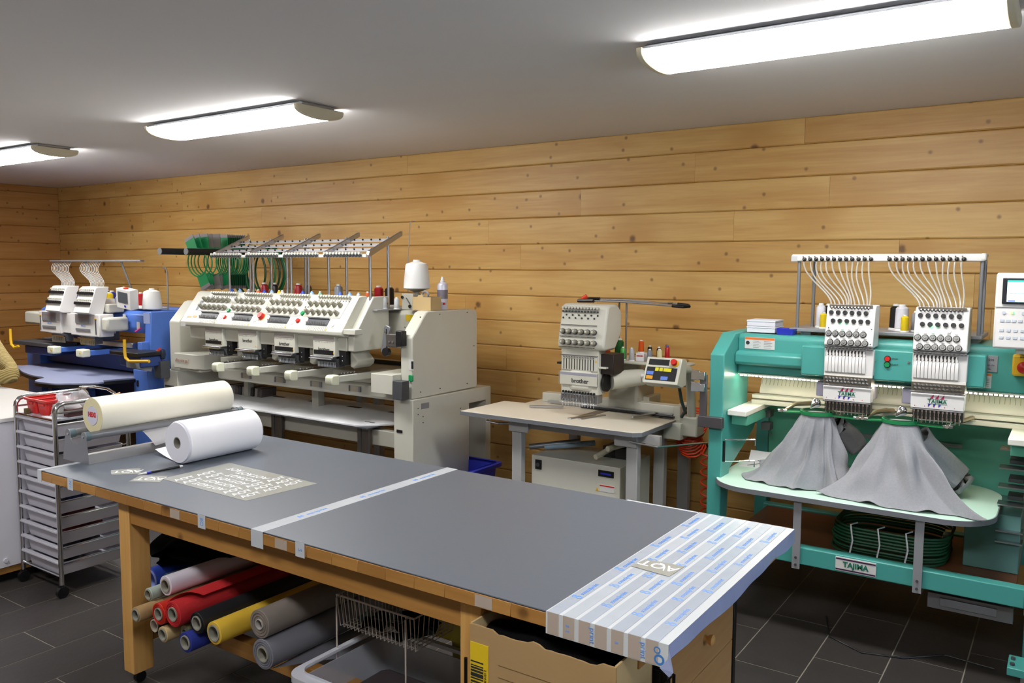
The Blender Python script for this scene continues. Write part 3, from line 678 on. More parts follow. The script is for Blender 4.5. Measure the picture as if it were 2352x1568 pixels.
def bag(i, j):
    a = 2 * PI * i / 20; t = j / 12; r = (.05 + .018 * math.sin(3 * a + 6 * t) + .006 * math.sin(7 * a)) * (1 - .35 * t ** 3)
    return (-4.465 + r * math.cos(a) * 1.1, 2.33 + r * math.sin(a) * 1.6, .949 + .12 * t + .012 * math.sin(2 * a) * t)
tag(B().grid(bag, 20, 13, True).out('plastic_bag', PLB, None), 'crumpled clear plastic bag on the cart next to the red bins', 'bag')
t = thing('label_packet', 'small white packet with olive print inside the clear bag', 'packet', (-4.47, 2.31, .949))
bx('packet_body', LABELW, t, -4.51, -4.44, 2.25, 2.33, .949, 1.01, .003); bx('packet_print', mat('olive_print', '#7f7a4a', .6), t, -4.485, -4.455, 2.249, 2.25, .952, .995)
tag(bx('foam_block', mat('brown_sponge', '#6a5a38', .9, var=.2), None, -4.69, -4.66, 2.19, 2.213, .949, .978, .003), 'small brown block in front of the red bins on the cart', 'block')
tag(bx('paper_label', PAPER, None, -4.50, -4.36, 2.19, 2.22, .949, .954, .001), 'flat white ruler strip on the front of the cart top', 'ruler')
tag(bx('red_clip', RED, None, -4.44, -4.40, 2.43, 2.46, 1.0, 1.022, .006), 'small red clip behind the clear bag', 'clip')
tag(bx('maroon_box', mat('maroon_box', '#4a2a2c', .7), None, -4.43, -4.385, 2.27, 2.36, .949, .99, .003), 'dark maroon box on the cart beside the clear bag', 'box')
tag(bx('yellow_cloth', mat('yellow_cloth', '#c9a93a', .8, var=.2), None, -4.42, -4.36, 2.40, 2.54, .949, .985, .012), 'yellow cloth on the right side of the cart top', 'cloth')
tag(bx('parts_case', mat('clear_case', '#b8b8c0', .2, var=.1, scale=40, alpha=.8), None, -4.60, -4.45, 2.42, 2.54, .949, .985, .004), 'flat clear parts case at the back of the cart', 'case')
tag(B().tube([(-4.41, 2.44, .99), (-4.38, 2.50, 1.03), (-4.36, 2.55, 1.05)], [.004, .009, .003], 8).out('paint_brush', mat('skin_wood', '#d8a878', .6), None), 'small wooden brush leaning on the cart rail', 'brush')
# chrome second handle seen behind = bent wire tray
tag(B().tube([(-4.74, 2.52, .953), (-4.74, 2.53, 1.05), (-4.60, 2.54, 1.062), (-4.47, 2.54, 1.062), (-4.40, 2.54, 1.045), (-4.37, 2.54, 1.0), (-4.37, 2.54, .953)], .008, 8).out('bent_rail', CHROME, None), 'bent chrome rail rising behind the things on the cart', 'handle')

# white cabinet left, with scissors
wc = thing('side_cabinet', 'white cabinet with a thin wooden plinth at the left picture edge', 'cabinet', (-5.4, 2.0, 0))
WCAB = mat('white_laminate', '#e6e5f0', .4, var=.02); WTOP = mat('white_top', '#d2d0ce', .35, var=.02)
bx('carcass', WCAB, wc, -6.3, -4.80, 1.3, 2.68, .09, .895, .002); bx('worktop', WTOP, wc, -6.32, -4.79, 1.29, 2.70, .897, .92, .003); bx('plinth', BEECH, wc, -6.25, -4.815, 1.34, 2.66, .05, .09); bx('recess', BLACK, wc, -6.2, -4.86, 1.4, 2.6, 0, .05)
B().cyl((-4.80, 2.11, .13), (-4.792, 2.11, .13), .012, n=14).out('cam_cover', WCAB, wc)
sx = thing('scissors', 'scissors with dark red handles lying on the white cabinet', 'scissors', (-5.2, 2.53, .92))
B().tube([(-5.18 + .03 * math.cos(a * PI / 6), 2.50 + .018 * math.sin(a * PI / 6), .925) for a in range(12)], .005, 6, True).out('handle', mat('dark_red', '#8e1c30', .4), sx)
B().tube([(-5.12 + .035 * math.cos(a * PI / 6), 2.53 + .016 * math.sin(a * PI / 6), .925) for a in range(12)], .005, 6, True).out('handle', _mats['dark_red'], sx)
B().obox((-5.26, 2.535, .9235), .13, .008, .002, (0, 0, -.2)).obox((-5.26, 2.52, .9255), .13, .008, .002, (0, 0, .05)).out('blade', STEEL, sx)

# person: elbow of a knitted sweater rests on the cabinet; the rest is out of frame
def ribbed():
    m = D.materials.new('ribbed_sweater'); m.use_nodes = True; nt = m.node_tree; N = nt.nodes; L = nt.links; b = N['Principled BSDF']; b.inputs['Roughness'].default_value = .95
    tc = N.new('ShaderNodeTexCoord'); wv = N.new('ShaderNodeTexWave'); wv.inputs['Scale'].default_value = 22; wv.inputs['Distortion'].default_value = 1.5; wv.bands_direction = 'Z'; wv.wave_type = 'BANDS'
    mp = N.new('ShaderNodeMapping'); mp.inputs['Rotation'].default_value = (0, .6, 0)
    L.new(tc.outputs['Object'], mp.inputs[0]); L.new(mp.outputs[0], wv.inputs[0])
    rp = N.new('ShaderNodeValToRGB'); rp.color_ramp.elements[0].color = hx('#8f7c48'); rp.color_ramp.elements[1].color = hx('#c4ae74'); L.new(wv.outputs['Fac'], rp.inputs[0]); L.new(rp.outputs[0], b.inputs['Base Color'])
    bp = N.new('ShaderNodeBump'); bp.inputs['Strength'].default_value = .7; bp.inputs['Distance'].default_value = .006; L.new(wv.outputs['Fac'], bp.inputs['Height']); L.new(bp.outputs['Normal'], b.inputs['Normal'])
    return m
SWEAT = ribbed()
def skin(name, joints, edges, m, parent, sub=2):
    me = D.meshes.new(name); me.from_pydata([j[:3] for j in joints], edges, []); me.materials.append(m)
    o = D.objects.new(name, me); C.objects.link(o)
    sk = o.modifiers.new('skin', 'SKIN'); sk.use_smooth_shade = True
    for i, j in enumerate(joints): me.skin_vertices[0].data[i].radius = (j[3], j[3] if len(j) < 5 else j[4])
    me.skin_vertices[0].data[0].use_root = True
    sb = o.modifiers.new('sub', 'SUBSURF'); sb.levels = sub; sb.render_levels = sub
    put(o, parent); return o
pr_ = thing('person', 'person in a ribbed beige sweater resting an elbow on the white cabinet', 'person', (-6.62, 2.95, 0))
px, py = -6.68, 2.86
skin('body', [(px, py, .62, .15, .12), (px, py, .85, .13, .10), (px, py - .02, 1.12, .16, .11), (px, py - .03, 1.24, .12, .09), (px, py - .04, 1.32, .05), (px, py - .05, 1.40, .05),
              (px + .22, py - .05, 1.19, .068), (px + .44, py - .08, 1.09, .065), (-6.0, 2.76, .99, .066), (-6.26, 2.56, .966, .045), (-6.36, 2.42, .957, .03),
              (px - .19, py - .03, 1.22, .065), (px - .28, py - .18, 1.02, .05), (px - .1, py - .42, .97, .035), (px + .05, py - .5, .955, .03),
              (px + .1, py - .1, .6, .10), (px + .1, py + .0, .56, .09), (px + .12, py + .35, .55, .07), (px + .12, py + .36, .1, .05), (px - .1, py - .0, .56, .09), (px - .12, py + .35, .55, .07), (px - .12, py + .36, .1, .05)],
     [(0, 1), (1, 2), (2, 3), (3, 4), (4, 5), (3, 6), (6, 7), (7, 8), (8, 9), (9, 10), (3, 11), (11, 12), (12, 13), (13, 14), (0, 16), (16, 17), (17, 18), (0, 19), (19, 20), (20, 21), (0, 15)], SWEAT, pr_)
hd = B().lathe([(.001, -.12), (.045, -.105), (.07, -.06), (.078, 0), (.074, .05), (.05, .09), (.001, .105)], (px, py - .06, 1.50), 24).cyl((px, py - .13, 1.48), (px, py - .155, 1.47), .012, .006, 8).out('head', SKIN, pr_)
for s_ in (-1, 1):
    B().lathe([(.001, -.011), (.011, 0), (.001, .011)], (px + s_ * .03, py - .127, 1.505), 10).out('eye', mat('eye_white', '#e8e4dc', .2, var=0), hd)
B().obox((px, py - .133, 1.44), .04, .006, .008, (0, 0, 0)).out('mouth', mat('lip', '#9a4a44', .5), hd)
B().lathe([(.083, -.02), (.086, .03), (.075, .075), (.045, .105), (.001, .117)], (px, py - .045, 1.505), 24).out('hair', mat('brown_hair', '#3a281c', .7), hd)
for (hx_, hy_, sgn) in ((-6.36, 2.42, 1), (px + .05, py - .5, -1)):
    skin('hand', [(hx_, hy_, .953, .024, .014), (hx_ - .05 * 1, hy_ - .04, .948, .03, .012)] + [(hx_ - .055 - .02 * abs(k - 1), hy_ - .06 + .0 * k - .008 * k + .02, .945, .009) for k in range(4)] + [(hx_ - .10 - .012 * (k % 2), hy_ - .085 - .012 * k + .04, .936, .008) for k in range(4)] + [(hx_ - .02, hy_ - .05, .945, .010), (hx_ - .04, hy_ - .085, .936, .009)],
         [(0, 1), (1, 2), (1, 3), (1, 4), (1, 5), (2, 6), (3, 7), (4, 8), (5, 9), (0, 10), (10, 11)], SKIN, pr_, 1)
st = thing('stool', 'dark stool the person in the sweater sits on', 'stool', (px, py + .1, 0))
bx('seat', BLACK, st, px - .2, px + .2, py - .1, py + .3, .42, .47, .02); B().cyl((px, py + .1, .03), (px, py + .1, .42), .03).out('post', STEEL, st); B().cyl((px, py + .1, 0), (px, py + .1, .03), .2, n=24).out('base', STEEL, st)
# ------------------------------------------------------------------ thread spools
def spool(name, label, x, y, z, col, h, r, base='#e6e6e6', cap='#e6e6e6', group=None, cone=.92):
    t = thing(name, label, 'thread', (x, y, z), group)
    cm = mat('thread_' + col.strip('#'), col, .35, var=.12, scale=90); bm_ = mat('spool_' + base.strip('#'), base, .4, var=.02); cp = mat('spool_' + cap.strip('#'), cap, .4, var=.02)
    B().lathe([(r * 1.12, 0), (r * 1.15, h * .02), (r * 1.05, h * .08), (r * .7, h * .1)], (x, y, z), 18).out('spool_base', bm_, t)
    B().lathe([(r * .9, h * .08), (r, h * .11), (r * cone, h * .84), (r * cone * .7, h * .91), (r * .5, h * .92)], (x, y, z), 18).out('thread', cm, t)
    B().lathe([(r * .5, h * .9), (r * .52, h * .97), (r * .42, h), (.001, h)], (x, y, z), 14).out('spool_cap', cp, t)
    return t
def cone_spool(label, x, y, z, h=.15, r=.06, stand=.03):
    t = thing('cone_spool', label, 'thread', (x, y, z))
    m = mat('cone_thread_white', '#e2e2e0', .7, var=.02, scale=200)
    b = B().lathe([(r * .92, 0), (r, .006), (r * .98, h * .25), (r * .84, h * .86), (r * .78, h * .92), (r * .3, h)], (x, y, z + stand), 32); b.out('thread', m, t)
    B().cyl((x, y, z + stand + h - .002), (x, y, z + stand + h + .012), r * .27, n=18).out('cone_tip', m, t)
    if stand > .01: B().lathe([(r * .2, 0), (r * .2, stand * .4), (r * .8, stand * .95), (r * .85, stand)], (x, y, z), 24).out('dish', mat('dish_olive', '#8a8878', .5), t)
    return t

# ================================================================== teal two-head machine
T = thing('embroidery_machine', 'teal two-head embroidery machine at the right with white heads', 'machine', (-.8, 4.4, 0))
def column(xa, xb):
    pts = [(4.0, .12), (4.0, 1.325), (4.16, 1.425), (4.62, 1.425), (4.62, 1.28), (4.38, 1.22), (4.38, 1.0), (4.62, .99), (4.50, .87), (4.12, .72), (4.08, .12)]
    return B().prism(pts, 'x', xa, xb).out('side_column', TEAL, T, bevel=.006)
column(-1.503, -1.43); column(-.10, -.028)
bx('leg', TEAL, T, -1.503, -1.43, 4.78, 4.86, .12, 1.0, .004); bx('leg', TEAL, T, -.10, -.028, 4.78, 4.86, .12, 1.0, .004)
for x in (-1.503, -.10):
    bx('side_rail', TEAL, T, x + .005, x + .068, 4.09, 4.80, .15, .25, .004)
    for y in (3.90, 4.74):
        f = bx('foot', TEAL, T, x - .045, x + .075, y - .06, y + .08, .10, .135, .004)
        c_ = B().cyl((x + .01, y, .038), (x + .045, y, .038), .036, n=20).out('caster', BLACK, T); B().prism([(y - .03, .035), (y + .03, .035), (y + .04, .10), (y - .05, .10)], 'x', x + .004, x + .05).out('caster_fork', CHROME, c_)
        for q in (-.03, .03): B().cyl((x - .028, y + q, .135), (x - .028, y + q, .146), .009, n=6).out('bolt', DGREY, f)
bx('lower_beam', TEAL, T, -1.43, -.10, 3.92, 3.98, .362, .445, .005); bx('lower_beam', TEAL, T, -1.43, -.10, 4.72, 4.78, .30, .40, .004)
bx('beam_hanger', TEAL, T, -1.50, -1.432, 3.93, 4.02, .33, .46, .004); bx('beam_hanger', TEAL, T, -.102, -.03, 3.93, 4.02, .33, .46, .004)
bx('storage_board', BROWNB, T, -1.40, -.14, 4.0, 4.70, .375, .395); bx('side_locker', mat('locker_grey_teal', '#5a8480', .5), T, -.36, -.14, 4.25, 4.68, .396, .66, .004)
bx('outlet_strip', mat('aluminium', '#8a8a8e', .4, .7), T, -.47, -.14, 4.02, 4.06, .25, .32, .002); bx('outlet_strip', GREYM, T, -.42, -.20, 4.01, 4.02, .27, .305, .002)
bp_ = bx('badge', LABELW, T, -.845, -.67, 3.915, 3.92, .372, .437, .001)
for z in (.377, .426): bx('badge_stripe', mat('badge_purple', '#3a1440', .5, var=0), bp_, -.843, -.672, 3.9135, 3.915, z, z + .006)
text('TAJIMA', TEXTG, bp_, (-.757, 3.913, .405), .034, FRONT, bold=.0012)
# upper beam
B().prism([(4.2, 1.215), (4.2, 1.40), (4.215, 1.42), (4.60, 1.42), (4.60, 1.26), (4.50, 1.215)], 'x', -1.43, -.10).out('upper_beam', TEAL, T, bevel=.008)
B().prism([(4.201, 1.262), (4.165, 1.262), (4.15, 1.275), (4.15, 1.318), (4.165, 1.33), (4.201, 1.335)], 'x', -1.428, -1.075).out('beam_ledge', TEAL, T, bevel=.006)
bx('front_cover', TEAL, T, -1.085, -.30, 4.11, 4.20, 1.24, 1.385, .008)
LED = mat('led_strip', '#fff2d2', .4, var=0, emit=40.0)
led = B()
for i in range(66): led.box(-1.41 + .0197 * i, -1.41 + .0197 * i + .012, 4.19, 4.198, 1.203, 1.209)
led.out('led_strip', LED, T, smooth=0); bx('led_channel', CREAM, T, -1.42, -.105, 4.186, 4.206, 1.209, 1.215)
# pantograph rails, white, and arms
RAIL = mat('rail_cream', '#e6e2da', .4, var=.03)
B().prism([(4.42, 1.085), (4.42, 1.10), (4.46, 1.165), (4.60, 1.165), (4.60, 1.085)], 'x', -1.38, -.11).out('frame_rail', RAIL, T, bevel=.003)
bx('frame_rail', RAIL, T, -1.40, -.11, 4.36, 4.42, 1.065, 1.085, .003); bx('frame_rail', RAIL, T, -1.40, -.11, 4.35, 4.40, 1.035, 1.058, .003)
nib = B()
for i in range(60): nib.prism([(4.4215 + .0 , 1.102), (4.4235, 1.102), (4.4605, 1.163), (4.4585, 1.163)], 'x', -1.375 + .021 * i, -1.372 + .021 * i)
nib.out('rail_rib', mat('rail_rib_tan', '#b9ae96', .5, var=0), T, smooth=0)['kind'] = 'stuff'  # thin ribs in a darker tan than the rail
for x0, x1 in ((-1.428, -1.33), (-.20, -.11)):
    B().prism([(x0, 4.06), (x1, 4.06), (x1, 4.62), (x0, 4.62)], 'z', 1.012, 1.04).out('frame_arm', RAIL, T, bevel=.004)
    B().prism([(x0 + .01, 4.1), (x1 - .005, 4.1), (x1 - .005, 4.6), (x0 + .01, 4.6)], 'z', .96, 1.011).out('arm_bracket', TEALD, T, bevel=.003)
bx('lower_plate', TEALD, T, -1.38, -.11, 4.62, 4.66, .66, 1.03, .003)
for x in (-1.37, -.75, -.20):
    for z in (1.0, .83): B().cyl((x, 4.612, z), (x, 4.62, z), .007, n=10).out('screw', CHROME, T)
bx('slide_bar', SILVER, T, -1.0, -.42, 4.606, 4.62, .868, .89, .002)
for z in (.97, .885, .80, .72, .60, .55): bx('side_catch', DGREY, T, -.20, -.14, 4.30, 4.40, z, z + .018, .003); bx('side_catch', STEEL, T, -.235, -.13, 4.22, 4.30, z - .012, z - .006)
for z in (1.0, .93): bx('side_catch', DGREY, T, -1.36, -1.31, 4.40, 4.46, z - .04, z, .003)
for z in (.89, .78):
    B().tube([(-1.425, 4.03, z), (-1.40, 4.05, z), (-1.30, 4.12, z), (-1.30, 4.12, z - .03)], .004, 6).out('lever', CHROME, T)
B().tube([(-1.425, 4.02, .885), (-1.425, 4.02, .78)], .007, 8).out('lever', BLACK, T)
# outer left bracket with chrome holder
B().box(-1.548, -1.42, 3.965, 3.998, .955, 1.01).box(-1.548, -1.512, 3.985, 3.998, 1.01, 1.22).out('steel_bracket', mat('dark_steel', '#77757a', .35, .8), T, bevel=.002)
hb = B()
for zz in (1.19, 1.13):
    hb.box(-1.592, -1.548, 3.975, 3.985, zz, zz + .05).box(-1.545, -1.515, 3.96, 3.984, zz + .005, zz + .045)
hb.out('chrome_holder', CHROME, T, bevel=.002)
# work board
WBP = rr(-1.47, -.225, 3.88, 4.60, .20, 10)
WB = B().prism(WBP, 'z', .672, .70).out('work_board', TABM, T, bevel=.003)
B().prism(rr(-1.473, -.222, 3.877, 4.603, .203, 10), 'z', .674, .697).out('board_edge', EDGEG, WB, smooth=50)
for x in (-1.02, -.50): B().box(x - .018, x + .018, 3.90, 3.906, .345, .672).out('board_strut', SILVER, T, smooth=0)
for x in (-1.02, -.50):
    for z in (.365, .40): B().cyl((x, 3.893, z), (x, 3.90, z), .006, n=8).out('screw', DGREY, T)
# labels and buttons
lb = bx('warning_label', LABELW, T, -1.393, -1.24, 4.197, 4.1995, 1.345, 1.404); bx('label_band', LABELO, lb, -1.392, -1.241, 4.1965, 4.1975, 1.392, 1.403)
for i in range(5): bx('print_line', GREYP, lb, -1.35, -1.32 + .01 * (i % 2), 4.1963, 4.197, 1.352 + .008 * i, 1.354 + .008 * i); bx('print_line', GREYP, lb, -1.295, -1.26 + .008 * (i % 2), 4.1963, 4.197, 1.352 + .008 * i, 1.354 + .008 * i)
B().cyl((-1.378, 4.1963, 1.375), (-1.378, 4.197, 1.375), .010, n=12).out('pictogram', TEXTD, lb)
for m, z, s_ in ((RED, 1.345, 'STOP'), (GRN, 1.318, 'START')):
    r = B().cyl((-.695, 4.104, z), (-.695, 4.11, z), .014, n=20).out('button_ring', BLACK, T); B().cyl((-.695, 4.098, z), (-.695, 4.104, z), .011, n=20).out('button', m, r)
    text(s_, TEXTD, r, (-.665, 4.108, z), .011, FRONT)
for x in (-.75, -.605):
    B().cyl((x, 4.104, 1.335), (x, 4.11, 1.335), .005, n=8).out('screw', CHROME, T)
np_ = bx('name_plate', SILVER, T, -.375, -.262, 4.195, 4.1995, 1.305, 1.378, .001)
text('TMFX-SC1202', TEXTD, np_, (-.318, 4.194, 1.359), .014, FRONT); text('TAJIMA INDUSTRIES LTD', TEXTD, np_, (-.318, 4.194, 1.335), .008, FRONT); text('MADE IN JAPAN', TEXTD, np_, (-.318, 4.194, 1.318), .009, FRONT)
lb = bx('warning_label', LABELW, T, -.375, -.282, 4.197, 4.1995, 1.232, 1.298); bx('label_band', LABELO, lb, -.374, -.283, 4.1965, 4.1975, 1.288, 1.297)
for i in range(5): bx('print_line', GREYP, lb, -.36, -.335, 4.1963, 4.197, 1.24 + .008 * i, 1.242 + .008 * i); bx('print_line', GREYP, lb, -.322, -.29, 4.1963, 4.197, 1.24 + .008 * i, 1.242 + .008 * i)
# thread stand
SH = mat('shelf_grey', '#9b9ba0', .4, .3)
bx('thread_shelf', SH, T, -1.20, -.335, 4.30, 4.62, 1.437, 1.455, .003)
for x in (-1.15, -.40): bx('shelf_foot', SILVER, T, x, x + .05, 4.33, 4.45, 1.42, 1.437)
bx('thread_rail', WHITEP, T, -1.20, -.345, 4.30, 4.36, 1.792, 1.828, .006); bx('rail_end', mat('rail_end_grey', '#c0c0c0', .4), T, -1.203, -1.17, 4.298, 4.362, 1.79, 1.822, .004); bx('rail_end', WHITEP, T, -.36, -.335, 4.298, 4.362, 1.795, 1.83, .008)
for x, y in ((-1.165, 4.32), (-1.125, 4.46), (-.352, 4.32), (-.352, 4.46)): B().cyl((x, y, 1.455), (x, y, 1.792 if y < 4.4 else 1.81), .0085, n=12).out('post', GREYM, T)
bx('post_link', WHITEP, T, -1.18, -.34, 4.36, 4.47, 1.815, 1.824)
# heads
def build_thead(cx):
    W2 = .108
    P = B().prism([(4.075, 1.392), (4.06, 1.40), (4.095, 1.575), (4.115, 1.588), (4.19, 1.588), (4.19, 1.392)], 'x', cx - W2, cx + W2).out('tension_panel', WHITEP, T, bevel=.004)
    def S(u, v, d=0.0): # on the sloped panel
        n = Vector((0, -.175, .035)).normalized(); y = 4.06 + .035 * v; z = 1.40 + .175 * v
        return Vector((cx + u * W2, y + n.y * d, z + n.z * d)), n
    for row, (v, du) in enumerate(((.86, 0), (.64, .10))):
        for i in range(6):
            p, n = S(-.80 + .285 * i + du, v); q = B().cyl(p, p + n * .012, .011, .009, 14).out('thread_guide_knob', BLACK, P)
    for row, (v, du) in enumerate(((.30, 0), (.07, .10))):
        for i in range(6):
            p, n = S(-.84 + .285 * i + du, v); B().cyl(p, p + n * .004, .0145, n=16).out('tension_disc', BLACK, P)
            B().cyl(p + n * .004, p + n * .010, .0115, n=16).cyl(p + n * .010, p + n * .013, .006, .004, 10).out('tension_dial', mat('dial_grey', '#8e8e8c', .35, .3), P)
            B().box(p.x - .006, p.x + .006, p.y - .002, p.y, p.z + .018, p.z + .02).out('pin', CHROME, P)
    p, n = S(-.27, .50); g = B().lathe([(.001, -.007), (.006, -.004), (.008, 0)], (0, 0, 0), 12).out('status_light', mat('green_led', '#3dffa0', .3, var=0, emit=14), P); g.location = p; g.rotation_euler = (-PI / 2, 0, 0)
    g.location = p + n * .001
    p, n = S(.30, .48); B().cyl(p, p + n * .004, .008, n=14).out('clear_button', LABELW, P)
    for i in range(4):
        p, n = S(-.86 if i % 2 else .9, .45 if i < 2 else .06); B().cyl(p, p + n * .002, .003, n=8).out('screw', CHROME, P)
    bx('comb_bar', CHROME, P, cx - W2 + .012, cx + W2 - .012, 4.088, 4.104, 1.578, 1.588)
    for i in range(12): B().cyl((cx - .085 + .0148 * i, 4.08, 1.572), (cx - .085 + .0148 * i, 4.11, 1.585), .004, n=8).out('comb_pin', CHROME, P)
    # needle case
    Nn = bx('needle_case', WHITEP, T, cx - .110, cx + .110, 4.085, 4.16, 1.262, 1.383, .004)
    bx('case_slot', mat('slot_dark', '#4a4440', .6), Nn, cx - .104, cx + .072, 4.081, 4.088, 1.325, 1.375)
    for i in range(12):
        x = cx - .103 + .0150 * i
        B().prism([(4.084, 1.265), (4.075, 1.272), (4.071, 1.295), (4.073, 1.335), (4.079, 1.348), (4.084, 1.348)], 'x', x + .0008, x + .0138).out('needle_cover', WHITEP, Nn, smooth=30)
        B().prism([(x + .002, 1.345), (x + .009, 1.345), (x + .012, 1.356), (x + .008, 1.366), (x + .01, 1.374), (x + .003, 1.374), (x + .001, 1.36)], 'y', 4.076, 4.082).out('take_up_lever', WHITEP, Nn, smooth=0)
    bx('guide_rail', STEEL, Nn, cx - .108, cx + .106, 4.07, 4.09, 1.383, 1.391)
    for i in range(14): B().cyl((cx - .102 + .0155 * i, 4.067, 1.387), (cx - .094 + .0155 * i, 4.067, 1.387), .0045, n=8).out('guide_spring', CHROME, Nn)
    bx('lower_plate', RAIL, Nn, cx - .108, cx + .108, 4.082, 4.09, 1.252, 1.264)
    S2 = bx('guide_strip', mat('strip_dark', '#6b665c', .4, .6), T, cx - .108, cx + .106, 4.075, 4.15, 1.212, 1.252)
    for r_ in range(2):
        for i in range(12): B().cyl((cx - .10 + .0162 * i + .004 * r_, 4.068, 1.242 - .015 * r_), (cx - .091 + .0162 * i + .004 * r_, 4.072, 1.238 - .015 * r_), .004, n=8).out('thread_guide', CHROME, S2)
    B().cyl((cx - .112, 4.066, 1.208), (cx + .110, 4.066, 1.208), .003, n=8).out('guide_rod', CHROME, S2)
    L_ = bx('logo_plate', WHITEP, T, cx - .108, cx + .106, 4.075, 4.13, 1.135, 1.204, .003)
    text('TAJIMA', TEXTG, L_, (cx, 4.073, 1.170), .0235, FRONT, bold=.0004)
    for x in (-.018, .003, .024):
        B().prism([(cx + x - .012, 1.182), (cx + x + .001, 1.182), (cx + x + .004, 1.20), (cx + x - .002, 1.195)], 'y', 4.0735, 4.0745).out('logo_mark', mat('logo_crimson', '#a01c50', .5, var=0), L_, smooth=0)
        B().prism([(cx + x - .018, 1.158), (cx + x - .008, 1.158), (cx + x - .012, 1.15), (cx + x - .018, 1.143)], 'y', 4.0735, 4.0745).out('logo_mark', mat('logo_violet', '#3a2ca0', .5, var=0), L_, smooth=0)
    B().box(cx - .04, cx + .04, 4.0735, 4.0743, 1.1805, 1.1815).box(cx - .04, cx + .04, 4.0735, 4.0743, 1.1585, 1.1595).out('logo_line', TEXTG, L_, smooth=0)
    for i in range(5): B().cyl((cx - .09 + .04 * i, 4.0735, 1.146), (cx - .09 + .04 * i, 4.0745, 1.146), .002, n=6).out('red_dot', RED, L_)
    NB = bx('needle_bar_carrier', mat('carrier_dark', '#4b4a48', .35, .7), T, cx - .100, cx + .104, 4.085, 4.13, 1.085, 1.135)
    for i in range(12):
        x = cx - .092 + .0166 * i
        B().lathe([(.0055, 0), (.0055, .012), (.003, .014), (.003, .028), (.006, .03), (.006, .04)], (x, 4.078, 1.088), 8).out('presser_foot', CHROME, NB)
        B().cyl((x, 4.078, 1.072), (x, 4.078, 1.09), .0018, n=6).out('needle', CHROME, NB)
    B().cyl((cx - .106, 4.07, 1.131), (cx + .106, 4.07, 1.131), .003, n=8).out('needle_rod', CHROME, NB)
    B().box(cx - .095, cx + .095, 4.13, 4.30, 1.13, 1.39).out('head_body', mat('head_violet_grey', '#8b889a', .4), T, bevel=.005)
    bx('head_body', _mats['head_violet_grey'], T, cx - .155, cx - .112, 4.14, 4.28, 1.14, 1.21, .004)
    # mirror-like bobbin arm tip
    o = B().lathe([(.001, -.012), (.012, -.008), (.022, 0), (.024, .012), (.001, .05)], (0, 0, 0), 16).out('chrome_cup', CHROME, T)
    o.matrix_parent_inverse = Matrix(); o.location = (cx - .14 - T.location.x, 4.12 - T.location.y, 1.115 - T.location.z); o.rotation_euler = (.3, -2.4, 0)
    B().prism([(4.10, 1.01), (4.10, 1.03), (4.14, 1.04), (4.60, 1.04), (4.60, .99), (4.14, .99)], 'x', cx - .165, cx - .115).out('cylinder_arm', RAIL, T, bevel=.008)
for cx in (-.86, -.478): build_thead(cx)
# thread tubes
for cx, r0 in ((-.86, -1.138), (-.478, -.742)):
    for i in range(12):
        xt = r0 + .0285 * i; xb = cx - .085 + .0148 * i; pts = []
        for k in range(11):
            t = k / 10; e = t * t * (3 - 2 * t)
            pts.append((xt + (xb - xt) * (e ** 1.25) + .006 * math.sin(t * PI * 1.5 + i), 4.295 - .19 * e, 1.79 - (1.79 - 1.586) * t))
        B().tube(pts, .0038, 6).out('thread_tube', TUBEC, T)
        p0 = Vector((xt + .004, 4.294, 1.803)); q = B().lathe([(.001, -.013), (.008, -.009), (.0105, 0), (.008, .009), (.001, .012)], p0, 12, 'y').out('tension_knob', BLACK, T)
        B().cyl((xt - .003, 4.299, 1.816), (xt - .003, 4.2945, 1.816), .003, n=8).cyl((xt + .004, 4.279, 1.803), (xt + .004, 4.283, 1.803), .003, n=8).out('guide_eye', CHROME, q)
# control panel
cp = thing('control_console', 'white control panel with a lit cyan screen cut by the right picture edge', 'control panel', (-.14, 4.0, 1.43))
pg = B().prism([(3.985, 1.43), (4.0, 1.735), (4.03, 1.745), (4.06, 1.73), (4.04, 1.425)], 'x', -.272, .02).out('housing', WHITEP, cp, bevel=.008)
bx('seam', GREYP, cp, -.272, .02, 3.99, 3.992, 1.600, 1.602)
bx('screen_frame', mat('screen_frame', '#22242c', .3), cp, -.247, .0, 3.983, 3.998, 1.615, 1.722, .003)
scn = bx('screen', mat('screen_cyan', '#b8ecec', .2, var=0, emit=.75), cp, -.230, -.015, 3.981, 3.984, 1.624, 1.713)
bx('screen_bar', mat('screen_teal', '#38b8a8', .3, var=0, emit=.5), scn, -.230, -.015, 3.980, 3.981, 1.706, 1.713); bx('screen_bar', BLU, scn, -.225, -.20, 3.980, 3.981, 1.626, 1.630)
B().tube([(-.222, 3.9805, 1.662), (-.217, 3.9805, 1.657), (-.19, 3.9805, 1.661), (-.17, 3.9805, 1.66), (-.16, 3.9805, 1.667), (-.15, 3.9805, 1.652), (-.14, 3.9805, 1.67)], .0008, 4).out('stitch_design', mat('stitch_red', '#a05050', .5, var=0), scn)
KEY = mat('key_pale', '#c5cdd8', .4, var=.02)
for r_, (zz, n_, dx_) in enumerate(((1.545, 5, .0215), (1.505, 4, .025), (1.475, 4, .025))):
    for i in range(n_):
        x = -.250 + dx_ * i; yy = 3.985 + (zz - 1.43) * .049
        B().prism([(x + .0 , zz - .006), (x + .015, zz - .006), (x + .015, zz + .006), (x, zz + .006)], 'y', yy - .003, yy + .001).out('key', KEY, cp, bevel=.001)
for x, m in ((-.212, YEL), (-.206, GRN)): B().box(x, x + .005, 3.988, 3.993, 1.575, 1.583).out('indicator', mat('ind_' + m.name, '#ffe060' if m is YEL else '#60ff90', .3, var=0, emit=1.2), cp)
for x in (-.238, -.168): B().cyl((x, 3.988, 1.578), (x, 3.993, 1.578), .007, n=12).out('key', KEY, cp)
